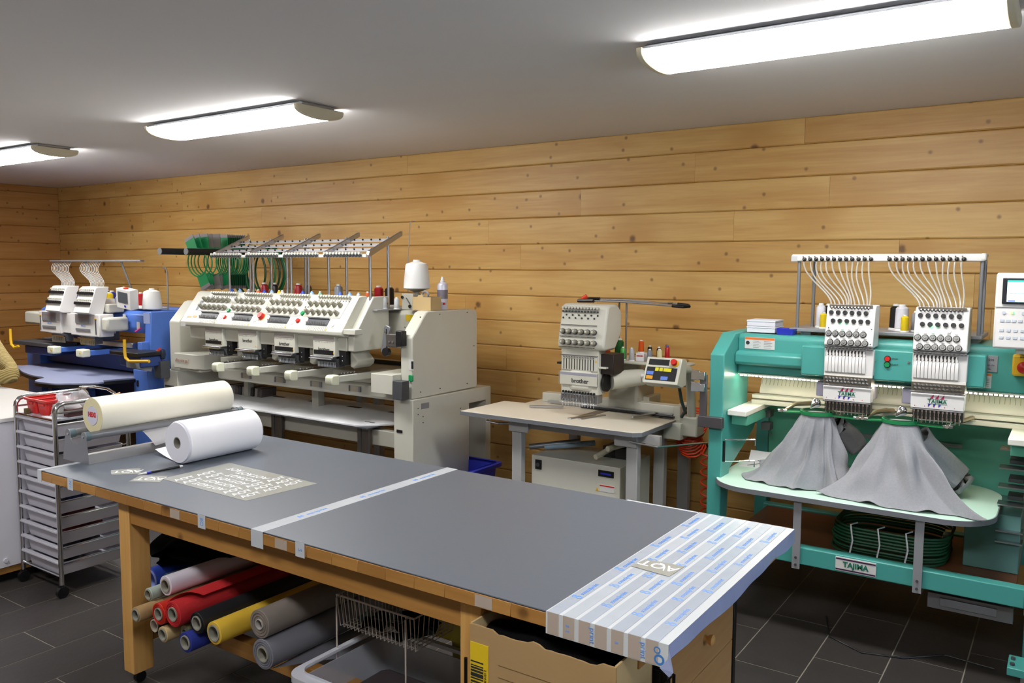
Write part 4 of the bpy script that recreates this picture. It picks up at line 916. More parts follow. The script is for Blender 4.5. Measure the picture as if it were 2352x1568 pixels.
B().cyl((-.115, 3.975, 1.556), (-.115, 3.995, 1.556), .026, n=24).out('jog_dial', mat('dial_purple', '#3a3570', .4), cp)
bx('bracket', CREAM, cp, -.19, -.06, 4.03, 4.20, 1.405, 1.43, .003)
es = thing('emergency_switch', 'yellow emergency switch box with red mushroom button at the right edge', 'switch', (-.16, 4.17, 1.33))
bx('switch_box', YEL, es, -.205, -.10, 4.15, 4.1995, 1.30, 1.392, .008); B().lathe([(.012, 0), (.012, -.015), (.024, -.018), (.026, -.026), (.018, -.036), (.001, -.040)], (-.160, 4.15, 1.34), 24, 'y').out('mushroom_button', RED, es)
text('EMERGENCY', TEXTD, es, (-.152, 4.1495, 1.382), .009, FRONT)
# spools on the teal machine
g = 'thread spools on the teal machine'
spool('thread_spool', 'tall white thread spool left on the teal machine shelf', -1.07, 4.40, 1.455, '#d9d9e4', .125, .024, group=g)
spool('thread_spool', 'black thread spool mostly hidden behind the left tall white one', -1.045, 4.45, 1.455, '#1a1a1c', .122, .024, group=g)
spool('thread_spool', 'yellow thread spool in front of the left tall white one', -1.042, 4.345, 1.455, '#e8c820', .083, .019, group=g)
spool('thread_spool', 'fat white thread spool between the two white heads', -.69, 4.41, 1.455, '#d9d9e4', .13, .032, group=g)
spool('thread_spool', 'black thread spool hidden left of the fat white one', -.725, 4.46, 1.455, '#1a1a1c', .13, .03, group=g)
spool('thread_spool', 'yellow thread spool in front of the fat white one', -.665, 4.34, 1.455, '#e8c820', .083, .019, group=g)
spool('thread_spool', 'grey thread spool half hidden by the right white head', -.625, 4.40, 1.455, '#8a8c92', .10, .022, group=g)
# boxes on the left
for z, lab in ((1.4255, 'lower of two stacked white boxes on the left of the teal machine'), (1.458, 'upper of two stacked white boxes on the left of the teal machine')):
    t = thing('small_box', lab, 'box', (-1.33, 4.33, z)); bx('base', mat('box_white', '#d6d6de', .6, var=.02), t, -1.405, -1.26, 4.26, 4.40, z, z + .022, .001); bx('lid', _mats['box_white'], t, -1.407, -1.258, 4.258, 4.402, z + .0222, z + .031, .001)
tr = thing('parts_tray', 'blue tray of small metal parts beside the stacked white boxes', 'tray', (-1.22, 4.3, 1.4255))
shell('tray', BLU, tr, -1.25, -1.16, 4.235, 4.32, 1.4205 + .001, 1.452, .01, .003, .004)
b = B()
for i in range(26): x, y = random.uniform(-1.24, -1.17), random.uniform(4.245, 4.31); b.cyl((x, y, 1.43 + .001 * (i % 9)), (x + random.uniform(-.008, .008), y + random.uniform(-.008, .008), 1.436 + .001 * (i % 9)), .005, n=8)
tag(b.out('metal_parts', STEEL, None), 'pile of small steel parts in the blue tray', 'parts', kind='stuff')

# hoops and T-shirts
hoops = []
for hxx, lab in ((-1.0, 'green embroidery hoop under the left white head'), (-.63, 'green embroidery hoop under the right white head')):
    h = thing('embroidery_hoop', lab, 'hoop', (hxx, 4.12, 1.066)); hoops.append(h)
    B().ring((hxx, 4.12, 1.054), (hxx, 4.12, 1.070), .080, .073, 40).out('outer_ring', HOOPG, h); B().ring((hxx, 4.12, 1.0545), (hxx, 4.12, 1.0735), .0728, .068, 40).out('inner_ring', HOOPD, h)
    B().prism([(hxx + .07, 4.09), (hxx + .20, 4.07), (hxx + .20, 4.10), (hxx + .075, 4.135)], 'z', 1.053, 1.058).out('hoop_arm', HOOPG, h); B().prism([(hxx - .07, 4.10), (hxx - .145, 4.07), (hxx - .15, 4.11), (hxx - .075, 4.14)], 'z', 1.053, 1.058).out('hoop_arm', HOOPG, h)
    for s_, x in ((1, hxx + .20), (-1, hxx - .15)):
        B().cyl((x, 4.04, 1.068), (x, 4.10, 1.062), .008, n=10).cyl((x - .02, 4.05, 1.066), (x + .02, 4.06, 1.066), .007, n=10).out('hoop_clip', CHROME, h)
    B().tube([(hxx + .20, 4.07, 1.068), (hxx + .24, 4.15, 1.078), (hxx + .27, 4.34, 1.07)], [.006, .011, .012], 8).out('hoop_holder', mat('brass_grey', '#a89c84', .3, .8), h)
    B().tube([(hxx - .15, 4.09, 1.062), (hxx - .12, 4.17, 1.085), (hxx - .07, 4.34, 1.07)], [.006, .011, .012], 8).out('hoop_holder', _mats['brass_grey'], h)
def shirt(cx, cy, poly, label, zt=1.052, zb=.704, seed=0, sleeve=None):
    random.seed(seed); M_ = 140; NV = 44
    # resample hem polygon by arc length
    pts = [Vector((p[0], p[1])) for p in poly]; ln = [0]
    for i in range(len(pts)): ln.append(ln[-1] + (pts[(i + 1) % len(pts)] - pts[i]).length)
    def hem(s_):
        d_ = (s_ % 1) * ln[-1]
        for i in range(len(pts)):
            if d_ <= ln[i + 1] + 1e-9:
                t = (d_ - ln[i]) / max(1e-9, ln[i + 1] - ln[i]); return pts[i].lerp(pts[(i + 1) % len(pts)], t)
        return pts[0]
    a0 = math.atan2(pts[0].y - cy, pts[0].x - cx)
    fz = [(random.randint(4, 15), random.uniform(0, 6.28), random.uniform(.3, 1)) for _ in range(6)]
    def fn(i, j):
        s_ = i / M_; t = j / (NV - 1); a = a0 + 2 * PI * s_; h0 = Vector((cx + .0725 * math.cos(a), cy + .0725 * math.sin(a))); h1 = hem(s_)
        e = .80 * t + .20 * t ** 5
        p = h0.lerp(h1, e); fold = sum(w_ * math.sin(n * a + ph + 2.2 * t) for n, ph, w_ in fz) / 3
        rad = (p - Vector((cx, cy))); R_ = rad.length; rad = rad / max(R_, 1e-6); tt = min(1, t * 1.4); nz = noise.noise(Vector((math.cos(a) * 2.6 + seed, math.sin(a) * 2.6, t * 2.2))); n2 = noise.noise(Vector((math.cos(a) * 6 + seed, math.sin(a) * 6, t * 5 + a)))
        amp = .017 * math.sin(PI * min(t, .93)) * tt + .004 * t
        pl1 = sum(w_ * (1 - abs(math.sin(n * .5 * a + ph + .5 * t))) ** 3 for n, ph, w_ in fz[:4])
        p = p + rad * (amp * fold + .034 * nz * math.sin(PI * min(t, .92)) + .010 * n2 * tt * (1 - t * .6) + .016 * (pl1 - .6) * math.sin(PI * min(t, .9)))
        z = zt + (zb - zt) * (1 - (1 - t) ** 1.12) if t < 1 else zb
        lift = .016 * max(0, math.sin(9 * a + seed) * .6 + .4 * math.sin(17 * a)) * (t ** 8)
        z = max(z, zb + .0008) + lift + .006 * fold * math.sin(PI * t) + .03 * max(0, nz) * t * (1 - t)
        return (p.x, p.y, z)
    o = B().grid(fn, M_, NV, True).out('tshirt', SHIRT, None, smooth=80)
    so = o.modifiers.new('thick', 'SOLIDIFY'); so.thickness = .0022; so.offset = -1
    sb = o.modifiers.new('sub', 'SUBSURF'); sb.levels = 1; sb.render_levels = 1
    tag(o, label, 'shirt')
    # fabric stretched in the hoop
    B().cyl((cx, cy, 1.056), (cx, cy, 1.0575), .0675, n=40).out('hooped_fabric', SHIRT, o)
    return o
s1 = shirt(-1.0, 4.12, [(-.84, 4.05), (-.80, 4.18), (-.84, 4.32), (-1.0, 4.38), (-1.18, 4.36), (-1.25, 4.28), (-1.22, 4.20), (-1.33, 4.13), (-1.365, 4.09), (-1.31, 4.02), (-1.20, 3.99), (-1.06, 3.965), (-.93, 4.03), (-.87, 3.985)], 'grey T-shirt clamped in the left hoop with its hem spread on the board', seed=3)
s2 = shirt(-.63, 4.12, [(-.30, 4.02), (-.38, 4.15), (-.42, 4.30), (-.50, 4.42), (-.66, 4.46), (-.80, 4.38), (-.87, 4.2), (-.90, 4.06), (-.96, 3.955), (-.80, 3.93), (-.64, 3.895), (-.50, 3.91), (-.36, 3.94), (-.245, 3.90)], 'larger grey T-shirt clamped in the right hoop and spread over the board edge', seed=8)
def sleeve(par, p0, p1, p2, r0, r1, name='sleeve'):
    def fn(i, j):
        t = j / 14; a = 2 * PI * i / 22; p = (Vector(p0) * (1 - t) ** 2 + Vector(p1) * 2 * t * (1 - t) + Vector(p2) * t * t)
        d_ = ((Vector(p1) - Vector(p0)) * (1 - t) + (Vector(p2) - Vector(p1)) * t).normalized(); u = d_.orthogonal().normalized(); v = d_.cross(u); r = (r0 + (r1 - r0) * t) * (1 + .16 * math.sin(3 * a + 4 * t) + .06 * math.sin(7 * a))
        q = p + u * r * math.cos(a) * 1.1 + v * r * math.sin(a) * .8; return (q.x, q.y, max(q.z, .704))
    o = B().grid(fn, 22, 15, True).out(name, SHIRT, par, smooth=80); so = o.modifiers.new('thick', 'SOLIDIFY'); so.thickness = .002
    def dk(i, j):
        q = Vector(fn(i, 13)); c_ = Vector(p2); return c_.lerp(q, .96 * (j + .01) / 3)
    B().grid(dk, 22, 4, True).out('sleeve_shade', SHIRTD, par)  # darkened jersey disc, paints the shade within the sleeve opening
sleeve(s1, (-.94, 4.20, 1.0), (-.88, 4.26, .95), (-.845, 4.29, .87), .05, .045)
sleeve(s1, (-1.12, 4.22, .80), (-1.22, 4.24, .75), (-1.30, 4.22, .735), .05, .03)
sleeve(s2, (-.56, 4.18, .98), (-.47, 4.25, .86), (-.37, 4.30, .765), .06, .050)
sleeve(s2, (-.68, 4.22, 1.0), (-.74, 4.26, .9), (-.80, 4.26, .80), .045, .035)
pw = thing('paper_sheet', 'white folded paper with a wire on the left of the mint board', 'paper', (-1.33, 4.38, .70))
bx('sheet', PAPER, pw, -1.44, -1.22, 4.30, 4.46, .7005, .7025); B().prism([(4.46, .70), (4.462, .70), (4.50, .75), (4.498, .752)], 'x', -1.44, -1.22).out('sheet', PAPER, pw); B().tube([(-1.40, 4.32, .706), (-1.36, 4.36, .71), (-1.33, 4.42, .708), (-1.37, 4.40, .72)], .0015, 5).out('wire', BLACK, pw)
# green hoop frames stacked on the storage board
for i in range(9):
    z = .402 + .0155 * i; ox, oy = random.uniform(-.01, .01), random.uniform(-.01, .01)
    P_ = rr(-.92 + ox, -.42 + ox, 4.10 + oy, 4.52 + oy, .14, 8)
    t = thing('embroidery_hoop', 'dark green rounded hoop stacked below the teal machine, ' + ORD[8 - i] + ' from the top', 'hoop', (-.67, 4.3, z - .006), 'green hoop frames stacked below the teal machine')
    B().tube([(p[0], p[1], z) for p in P_], .0065, 6, True).out('ring', HOOPD, t); B().box(-.45 + ox, -.425 + ox, 4.28, 4.32, z - .006, z + .006).out('clip', CHROME, t)
for q, xx in enumerate((-.82, -.70, -.58)):
    tag(B().tube([(xx, 4.09, .40), (xx + .012, 4.085, .47), (xx, 4.09, .545), (xx + .02, 4.14, .545)], .004, 5).out('cable_tie', PAPER, None), ('left', 'middle', 'right')[q] + ' of three white ties around the stacked hoop frames', 'tie')
cb_ = B().tube([(-.95, 4.25, .004), (-.88, 4.02, .004), (-.72, 3.93, .004), (-.55, 3.98, .004), (-.40, 4.12, .004), (-.2, 4.10, .004)], .004, 6)
tag(cb_.out('power_cable', BLACK, None), 'black cable curving over the floor under the teal machine', 'cable')

# ================================================================== single-head machine in the middle
M1 = thing('embroidery_machine', 'cream single-head embroidery machine with a wide table in the middle', 'machine', (-2.45, 4.5, 0))
# table
pts = [(-3.17, 4.10), (-1.975, 4.10), (-1.935, 4.135), (-1.935, 4.60), (-2.085, 4.60), (-2.085, 4.82), (-3.01, 4.82), (-3.01, 4.60), (-3.17, 4.585)]
mt = B().prism(pts, 'z', .835, .85).out('table_board', TABC, M1, bevel=.002)
B().prism([(-3.173, 4.097), (-1.974, 4.097), (-1.932, 4.134), (-1.932, 4.603), (-2.088, 4.603), (-2.088, 4.82), (-3.007, 4.82), (-3.007, 4.603), (-3.173, 4.588)], 'z', .824, .848).out('board_edge', EDGEG, mt, smooth=0)
LEGM = mat('stand_grey', '#a9a9a8', .45, var=.03)
for x, y in ((-2.845, 4.20), (-2.06, 4.20), (-2.845, 4.90), (-2.09, 4.64)):
    bx('leg', LEGM, M1, x, x + .07, y, y + .05, .03, .82, .004); B().cyl((x + .035, y + .025, 0), (x + .035, y + .025, .03), .02, n=14).out('foot_pad', BLACK, M1)
for x in (-2.86, -2.13): bx('leg_bracket', LEGM, M1, x, x + .14, 4.185, 4.20, .745, .822, .003)
bx('frame_bar', LEGM, M1, -2.845, -1.86, 4.21, 4.24, .77, .823); bx('frame_bar', LEGM, M1, -2.84, -2.02, 4.90, 4.94, .74, .82)
bx('frame_bar', LEGM, M1, -2.07, -2.03, 4.25, 4.64, .26, .30); bx('frame_bar', LEGM, M1, -2.83, -2.79, 4.25, 4.90, .74, .82); bx('frame_bar', LEGM, M1, -2.06, -2.02, 4.25, 4.64, .75, .82)
bc = thing('control_box', 'cream control cabinet with a dark switch under the middle machine table', 'control box', (-2.43, 4.45, 0))
bx('housing', CREAM, bc, -2.73, -2.12, 4.25, 4.66, .12, .60, .004); bx('switch_panel', BLACK, bc, -2.70, -2.655, 4.243, 4.25, .515, .575, .002); B().cyl((-2.678, 4.236, .545), (-2.678, 4.243, .545), .012, n=12).out('switch_lever', DGREY, bc)
dsp = bx('display', BLACK, bc, -2.26, -2.16, 4.244, 4.25, .535, .572); bx('display_glow', BLU, dsp, -2.245, -2.175, 4.243, 4.244, .548, .558)
lb = bx('warning_label', LABELW, bc, -2.25, -2.155, 4.2475, 4.25, .445, .485); bx('label_band', RED, lb, -2.25, -2.155, 4.2465, 4.2475, .477, .484); B().prism([(-2.278, 4.45 - 4.0 - .005), (-2.258, 4.45 - 4.0 - .005), (-2.268, .465)], 'y', 4.2475, 4.25).out('warning_triangle', YEL, lb)
for x in (-2.73, -2.19): bx('foot', LEGM, bc, x, x + .07, 4.28, 4.64, 0, .12)
# clutter on the control box
for i, (x, a, m) in enumerate(((-2.66, .5, GREYM), (-2.58, .3, mat('pale_blue_pipe', '#8fa4b4', .5)))):
    tag(B().cyl((x - .14, 4.33 + .05 * i, .625), (x + .12, 4.52 + .05 * i, .66 - .01 * i), .018, n=14).out('loose_tube', m, None), ('grey', 'pale blue')[i] + ' tube lying on the control cabinet at left', 'tube')
for i, x in enumerate((-2.30, -2.22)):
    t = thing('frame_clamp', ('left', 'right')[i] + ' of two white-tipped clamp arms on the control cabinet', 'clamp', (x, 4.4, .60)); B().cyl((x - .02, 4.32 - .0, .625 + .06 * i), (x + .06, 4.6, .70), .017, n=14).out('grip', mat('ivory_plastic', '#cfc9b4', .4), t); B().box(x - .04, x + .04, 4.45, 4.60, .601, .67).out('clamp_block', BLACK, t, bevel=.004)
# body: base beam, column, arm, shelf
bx('base_beam', CREAM, M1, -2.95, -1.93, 4.72, 4.80, .85, .912, .004); bx('beam_end', CREAM, M1, -1.975, -1.93, 4.66, 4.84, .80, .925, .004); bx('x_rail', STEEL, M1, -2.87, -1.98, 4.66, 4.69, .858, .872); bx('x_rail', BLACK, M1, -2.60, -1.96, 4.63, 4.65, .853, .862)
bx('side_bracket', CREAM, M1, -1.99, -1.88, 4.55, 4.95, .74, .84, .004); bx('base_block', CREAM, M1, -2.48, -2.20, 4.80, 4.98, .85, .94, .006)
B().prism([(4.70, .85), (4.74, 1.17), (4.98, 1.17), (4.98, .85)], 'x', -2.45, -2.24).out('column', CREAM2, M1, bevel=.02)
B().prism([(4.34, 1.0), (4.34, 1.15), (4.85, 1.175), (4.85, 1.0), (4.6, .985)], 'x', -2.53, -2.36).out('upper_arm', CREAM, M1, bevel=.03)
B().prism([(4.30, .80), (4.30, .852), (4.9, .852), (4.9, .80)], 'x', -2.48, -2.40).out('lower_arm', mat('needle_plate', '#8a8478', .35, .6), M1, bevel=.01)
B().cyl((-2.315, 4.42, 1.065), (-2.30, 4.42, 1.065), .055, n=24).out('motor_cover', BLACK, M1); B().cyl((-2.30, 4.46, 1.075), (-2.16, 4.62, 1.09), .058, .05, 24).out('motor_housing', CREAM, M1)
bx('motor_bracket', mat('dark_brown_plastic', '#241a18', .5), M1, -2.34, -2.24, 4.38, 4.52, 1.12, 1.24, .004)
bx('thread_shelf', CREAM, M1, -2.46, -1.88, 4.57, 4.76, 1.168, 1.185, .006)
# head
HX0, HX1, YH = -2.585, -2.325, 4.35
Wd = B().prism([(4.345, 1.262), (4.325, 1.285), (4.335, 1.33), (4.375, 1.52), (4.40, 1.535), (4.50, 1.535), (4.56, 1.49), (4.56, 1.36), (4.48, 1.262)], 'x', HX0 - .015, HX1 + .045).out('tension_housing', CREAM, M1, bevel=.014)
def S2(u, v, d=0.0):
    n = Vector((0, -.98, .2)); return Vector((HX0 - .005 + u * .26, 4.333 + .042 * v, 1.325 + .2 * v)) + n * d, n
for r_, v in enumerate((.22, -.10)):
    for i in range(6):
        p, n = S2(.09 + .165 * i + .03 * r_, v); k = B().cyl(p, p + n * .012, .017, n=18).out('tension_dial_base', DGREY, Wd); B().cyl(p + n * .012, p + n * .03, .0145, .0125, 18).out('tension_dial', KNOB, Wd); B().cyl(p + n * .03, p + n * .034, .006, n=10).out('dial_tip', mat('ivory_tip', '#cfc9b8', .4), Wd)
for v in (.42, .07, -.24): a, n = S2(.02, v); b_, n = S2(.98, v); B().cyl(a + n * .006, b_ + n * .006, .0022, n=6).out('guide_rod', CHROME, Wd)
for r_, v in enumerate((.72, .63)):
    for i in range(6): p, n = S2(.13 + .165 * i - .08 * r_, v); B().cyl(p + n * .001, p + n * .003, .006, n=12).out('thread_hole', BLACK, Wd)
for i in range(12): p, n = S2(.04 + .083 * i, .93); B().cyl(p, p + n * .018, .008, n=12).out('pretension_peg', mat('peg_grey', '#b6b4aa', .4), Wd); B().cyl(p + Vector((0, -.01, -.016)), p + Vector((0, -.012, -.024)), .007, n=10).out('peg_cap', BLACK, Wd)
Nc = bx('needle_case', CREAM, M1, HX0, HX1, YH, YH + .09, .99, 1.27, .008)
bx('slot_panel', CREAM, Nc, HX0 + .006, HX1 - .006, YH - .006, YH + .001, 1.135, 1.225, .002)
for i in range(12): x = HX0 + .022 + .0185 * i; bx('needle_slot', BLACK, Nc, x, x + .005, YH - .0068, YH - .005, 1.14, 1.205); B().cyl((x + .0025, YH - .012, 1.21), (x + .0025, YH - .006, 1.215), .006, n=8).out('take_up_lever', STEEL, Nc)
B().cyl((HX0, YH - .01, 1.228), (HX1, YH - .01, 1.228), .003, n=8).out('guide_rod', CHROME, Nc); B().prism([(HX1 - .022, 1.19), (HX1 - .008, 1.19), (HX1 - .015, 1.203)], 'y', YH - .0075, YH - .006).out('warning_triangle', YEL, Nc)
lp = bx('logo_panel', CREAM, Nc, HX0 - .002, HX1 + .002, YH - .014, YH - .001, 1.045, 1.125, .003); bx('logo_strip', mat('grey_lilac', '#9a9aa8', .4), lp, HX0 + .004, HX1 - .004, YH - .0148, YH - .014, 1.105, 1.122)
text('brother', TEXTD, lp, ((HX0 + HX1) / 2 + .012, YH - .0152, 1.072), .037, FRONT, bold=.0006)
for x in (HX0 - .004, HX1 + .004): B().cyl((x, YH - .016, 1.045), (x, YH - .016, 1.125), .002, n=6).out('guard_wire', CHROME, lp)
NB = bx('needle_carrier', STEEL, M1, HX0 + .002, HX1 - .002, YH - .002, YH + .06, .94, .99, .002)
for i in range(12): x = HX0 + .02 + .0195 * i; B().cyl((x, YH - .008, 1.0), (x, YH + .002, 1.0), .007, n=10).out('screw', BLACK if i % 1 == 0 else STEEL, NB); B().lathe([(.006, 0), (.005, .01), (.0025, .012), (.0025, .03), (.006, .033), (.006, .042)], (x, YH - .008, .945), 8).out('presser_foot', CHROME, NB); B().cyl((x, YH - .008, .915), (x, YH - .008, .945), .0018, n=6).out('needle', CHROME, NB)
B().cyl((HX0, YH - .01, .935), (HX1, YH - .01, .935), .0035, n=8).out('needle_rod', CHROME, NB); bx('side_tab', CREAM, M1, HX1, HX1 + .05, YH, YH + .06, 1.155, 1.165, .002); bx('side_tab', BLACK, M1, HX0 - .03, HX0, YH, YH + .05, 1.165, 1.178, .002)
# thread rack
RK = B().tube([(-2.62, 4.62, 1.545), (-2.3, 4.58, 1.548), (-1.90, 4.60, 1.528), (-1.885, 4.64, 1.53), (-1.90, 4.68, 1.535), (-2.3, 4.68, 1.556), (-2.60, 4.68, 1.555)], .005, 8, True).out('thread_rack', GREYM, M1)
B().tube([(-1.97, 4.595, 1.532), (-1.90, 4.60, 1.528), (-1.88, 4.64, 1.53), (-1.90, 4.68, 1.535), (-1.97, 4.68, 1.54)], .009, 8).out('rack_end', BLACK, RK); B().tube([(-2.50, 4.60, 1.548), (-2.62, 4.62, 1.545), (-2.60, 4.68, 1.555), (-2.50, 4.68, 1.556)], .012, 8).out('rack_end', BLACK, RK)
B().cyl((-2.60, 4.63, 1.555), (-2.57, 4.64, 1.575), .015, n=10).out('orange_knob', ORG, RK); B().box(-2.45, -2.0, 4.60, 4.68, 1.545, 1.55).out('rack_plate', STEEL, RK)
for x, y in ((-2.30, 4.66), (-2.37, 4.70)): B().cyl((x, y, 1.185), (x, y, 1.548), .006, n=10).out('rack_post', GREYM, M1)
# frame arm clips on table
B().obox((-2.78, 4.50, .862), .22, .018, .012, (0, 0, .5)).out('frame_clip', STEEL, M1, bevel=.002)
for c_, s_, z_ in (((-2.12, 4.55, .865), (.02, .2, .012), -.3), ((-2.44, 4.36, .853), (.03, .22, .006), -.25), ((-2.38, 4.38, .853), (.03, .22, .006), -.25)): B().obox(c_, *s_, (0, 0, z_)).out('frame_clip', STEEL, M1, bevel=.002)
for pts in (((-3.0, 4.16, .80), (-2.99, 4.13, .80), (-2.90, 4.13, .795), (-2.86, 4.19, .79)), ((-2.02, 4.16, .785), (-1.84, 4.14, .78), (-1.60, 4.42, .79), (-1.58, 4.52, .795))): B().tube(pts, .006, 8).out('handle_bar', CHROME, M1)
# control panel of the middle machine
mp_ = thing('control_console', 'small cream keypad with red stop knob right of the single-head machine', 'control panel', (-1.87, 4.3, 1.16))
pv = [(4.30, 1.09), (4.235, 1.115), (4.30, 1.255), (4.37, 1.24), (4.36, 1.10)]
hp = B().prism(pv, 'x', -1.985, -1.775).out('housing', CREAM, mp_, bevel=.004)
nrm = Vector((0, -.907, .421))
def S3(u, v, d=.0): return Vector((-1.985 + .21 * u, 4.235 + .065 * v, 1.115 + .14 * v)) + nrm * d
def pad(u0, u1, v0, v1, m, name, d=.002):
    a, b_, c_, e_ = S3(u0, v0), S3(u1, v0), S3(u1, v1), S3(u0, v1); b = B(); vs = [a, b_, c_, e_] + [q + nrm * d for q in (a, b_, c_, e_)]
    b.add(vs, [(3, 2, 1, 0), (4, 5, 6, 7), (0, 1, 5, 4), (1, 2, 6, 5), (2, 3, 7, 6), (3, 0, 4, 7)]); return b.out(name, m, mp_, smooth=0)
pad(.08, .66, .70, .92, BLACK, 'display'); pad(.06, .92, .12, .62, BLACK, 'keypad')
for u0, u1, v0, v1, c_ in ((.30, .40, .47, .6, '#d8d020'), (.42, .52, .47, .6, '#d8d020'), (.54, .76, .47, .6, '#d8d020'), (.08, .27, .32, .45, '#6080d8'), (.08, .27, .15, .28, '#e0a020'), (.50, .70, .15, .28, '#6080d8')): pad(u0, u1, v0, v1, mat('keypad_' + c_[1:], c_, .5, var=0), 'key', .003)
p = S3(.83, .80); B().cyl(p, p + nrm * .004, .022, n=20).out('yellow_ring', YEL, mp_); B().cyl(p + nrm * .004, p + nrm * .025, .012, n=16).out('stop_stem', BLACK, mp_); B().cyl(p + nrm * .02, p + nrm * .034, .019, .016, 20).out('stop_knob', RED, mp_)
B().tube([(-1.80, 4.36, 1.19), (-1.79, 4.42, 1.18), (-1.81, 4.50, 1.12), (-1.83, 4.57, 1.02), (-1.835, 4.60, .92), (-1.84, 4.62, .86)], .026, 12).out('arm_post', CREAM2, mp_); B().tube([(-1.86, 4.36, 1.13), (-1.85, 4.44, 1.08), (-1.865, 4.52, .98), (-1.85, 4.54, .92), (-1.88, 4.56, .88)], .01, 8).out('cable', mat('dark_green_cable', '#35423c', .6), mp_)
B().tube([(-2.0, 4.32, 1.135), (-2.035, 4.33, 1.13), (-2.045, 4.35, 1.10), (-1.98, 4.36, 1.08), (-1.93, 4.36, 1.09)], .004, 6).out('cable', CREAM2, mp_); B().cyl((-2.03, 4.32, 1.14), (-1.99, 4.32, 1.14), .012, n=12).out('plug', WHITEP, mp_)
bx('panel_foot', CREAM2, mp_, -1.90, -1.79, 4.58, 4.72, .76, .88, .01)
# spools on the middle machine
g = 'thread spools on the single-head machine'; zz = 1.1855
for nm, x, y, col, h, r, bs, cp_ in (('dark green big', -2.345, 4.66, '#1f5a2a', .13, .03, '#e6e6e6', '#e6e6e6'), ('light green small', -2.30, 4.62, '#4faa50', .082, .017, '#e6e6e6', '#e6e6e6'), ('silver grey small', -2.23, 4.60, '#b5b6ba', .083, .017, '#e6e6e6', '#e6e6e6'),
        ('black small', -2.165, 4.72, '#18181a', .09, .015, '#e6e6e6', '#e6e6e6'), ('slate grey small', -2.11, 4.60, '#7d828c', .08, .017, '#e6e6e6', '#e6e6e6'), ('dark brown', -2.085, 4.68, '#2a211a', .09, .016, '#e6e6e6', '#e6e6e6'), ('beige small', -2.05, 4.61, '#cfc49a', .084, .017, '#e6e6e6', '#e6e6e6'), ('red blue-ended', -2.035, 4.69, '#b81e22', .10, .015, '#2f5fd0', '#2f5fd0'), ('orange', -2.405, 4.62, '#d2481c', .06, .018, '#e6e6e6', '#e6e6e6')):
    spool('thread_spool', nm + ' thread spool on the single-head machine shelf', x, y, zz, col, h, r, bs, cp_, g)
t = thing('thread_box', 'white box with a red print on the single-head machine shelf', 'box', (-2.185, 4.64, zz)); bx('carton', PAPER, t, -2.212, -2.158, 4.62, 4.67, zz, zz + .05, .001); text('AMANN', RED, t, (-2.185, 4.619, zz + .032), .012, FRONT, bold=.0006)
spool('thread_spool', 'bright orange thread spool standing on the white carton', -2.188, 4.645, zz + .0502, '#dc5a20', .078, .018, group=g)
# hose, post beyond
hs = B(); pts = []
for i in range(230):
    a = i * .62; t = i / 229
    if t < .55: q = t / .55; pts.append((-1.875 + .075 * math.cos(a) + .02 * math.sin(q * 7), 4.72 + .06 * math.sin(a) , .86 - .20 * q + .05 * math.sin(a * 1.0)))
    else: q = (t - .55) / .45; pts.append((-1.775 + .04 * math.cos(a) * (1 - .4 * q), 4.72 + .04 * math.sin(a), .66 - .62 * q))
tag(hs.tube(pts, .0065, 6).out('air_hose', ORG, None), 'orange coiled air hose hanging beside the left teal column', 'hose')
pd = thing('hose_stand', 'grey metal post standing against the wall behind the hose', 'post', (-2.04, 5.0, 0)); bx('upright', LEGM, pd, -2.075, -2.0, 4.98, 5.03, 0, .78, .003)
bx('post_foot', LEGM, pd, -2.11, -1.97, 4.93, 5.07, 0, .015, .002)
tag(B().cyl((-1.94, YB, .60), (-1.94, YB - .03, .60), .02, n=14).out('socket', BLACK, None), 'black round socket on the wall behind the hose', 'socket')
tag(B().lathe([(.001, 0), (.045, .01), (.055, .04), (.035, .08), (.001, .09)], (-1.90, 4.95, 0), 16).out('black_bundle', BLACK, None), 'black rounded item on the floor behind the table by the wall', 'item')
# blue bin
bb = thing('storage_bin', 'big blue plastic bin on the floor between the two cream machines', 'bin', (-3.42, 4.42, 0))
shell('tub', BLU, bb, -3.61, -3.23, 4.25, 4.60, .003, .40, .03, .005, .03); shell('rim', BLU, bb, -3.64, -3.20, 4.22, 4.63, .39, .415, .04, .03, 0, bottom=False)
# ================================================================== four-head cream machine
Q = thing('embroidery_machine', 'long cream four-head embroidery machine with thread rack along the wall', 'machine', (-4.8, 4.4, 0))
def tower(xa, xb):
    pts = [(4.02, .90), (4.02, 1.30), (4.16, 1.455), (4.19, 1.466), (4.68, 1.46), (4.72, 1.44), (4.72, .90)]
    return B().prism(pts, 'x', xa, xb).out('side_tower', CREAM, Q, bevel=.008)
tower(-3.60, -3.50); tower(-6.12, -5.98)
TR = bx('control_column', CREAM, Q, -3.545, -3.501, 4.025, 4.70, .902, 1.30, .004)
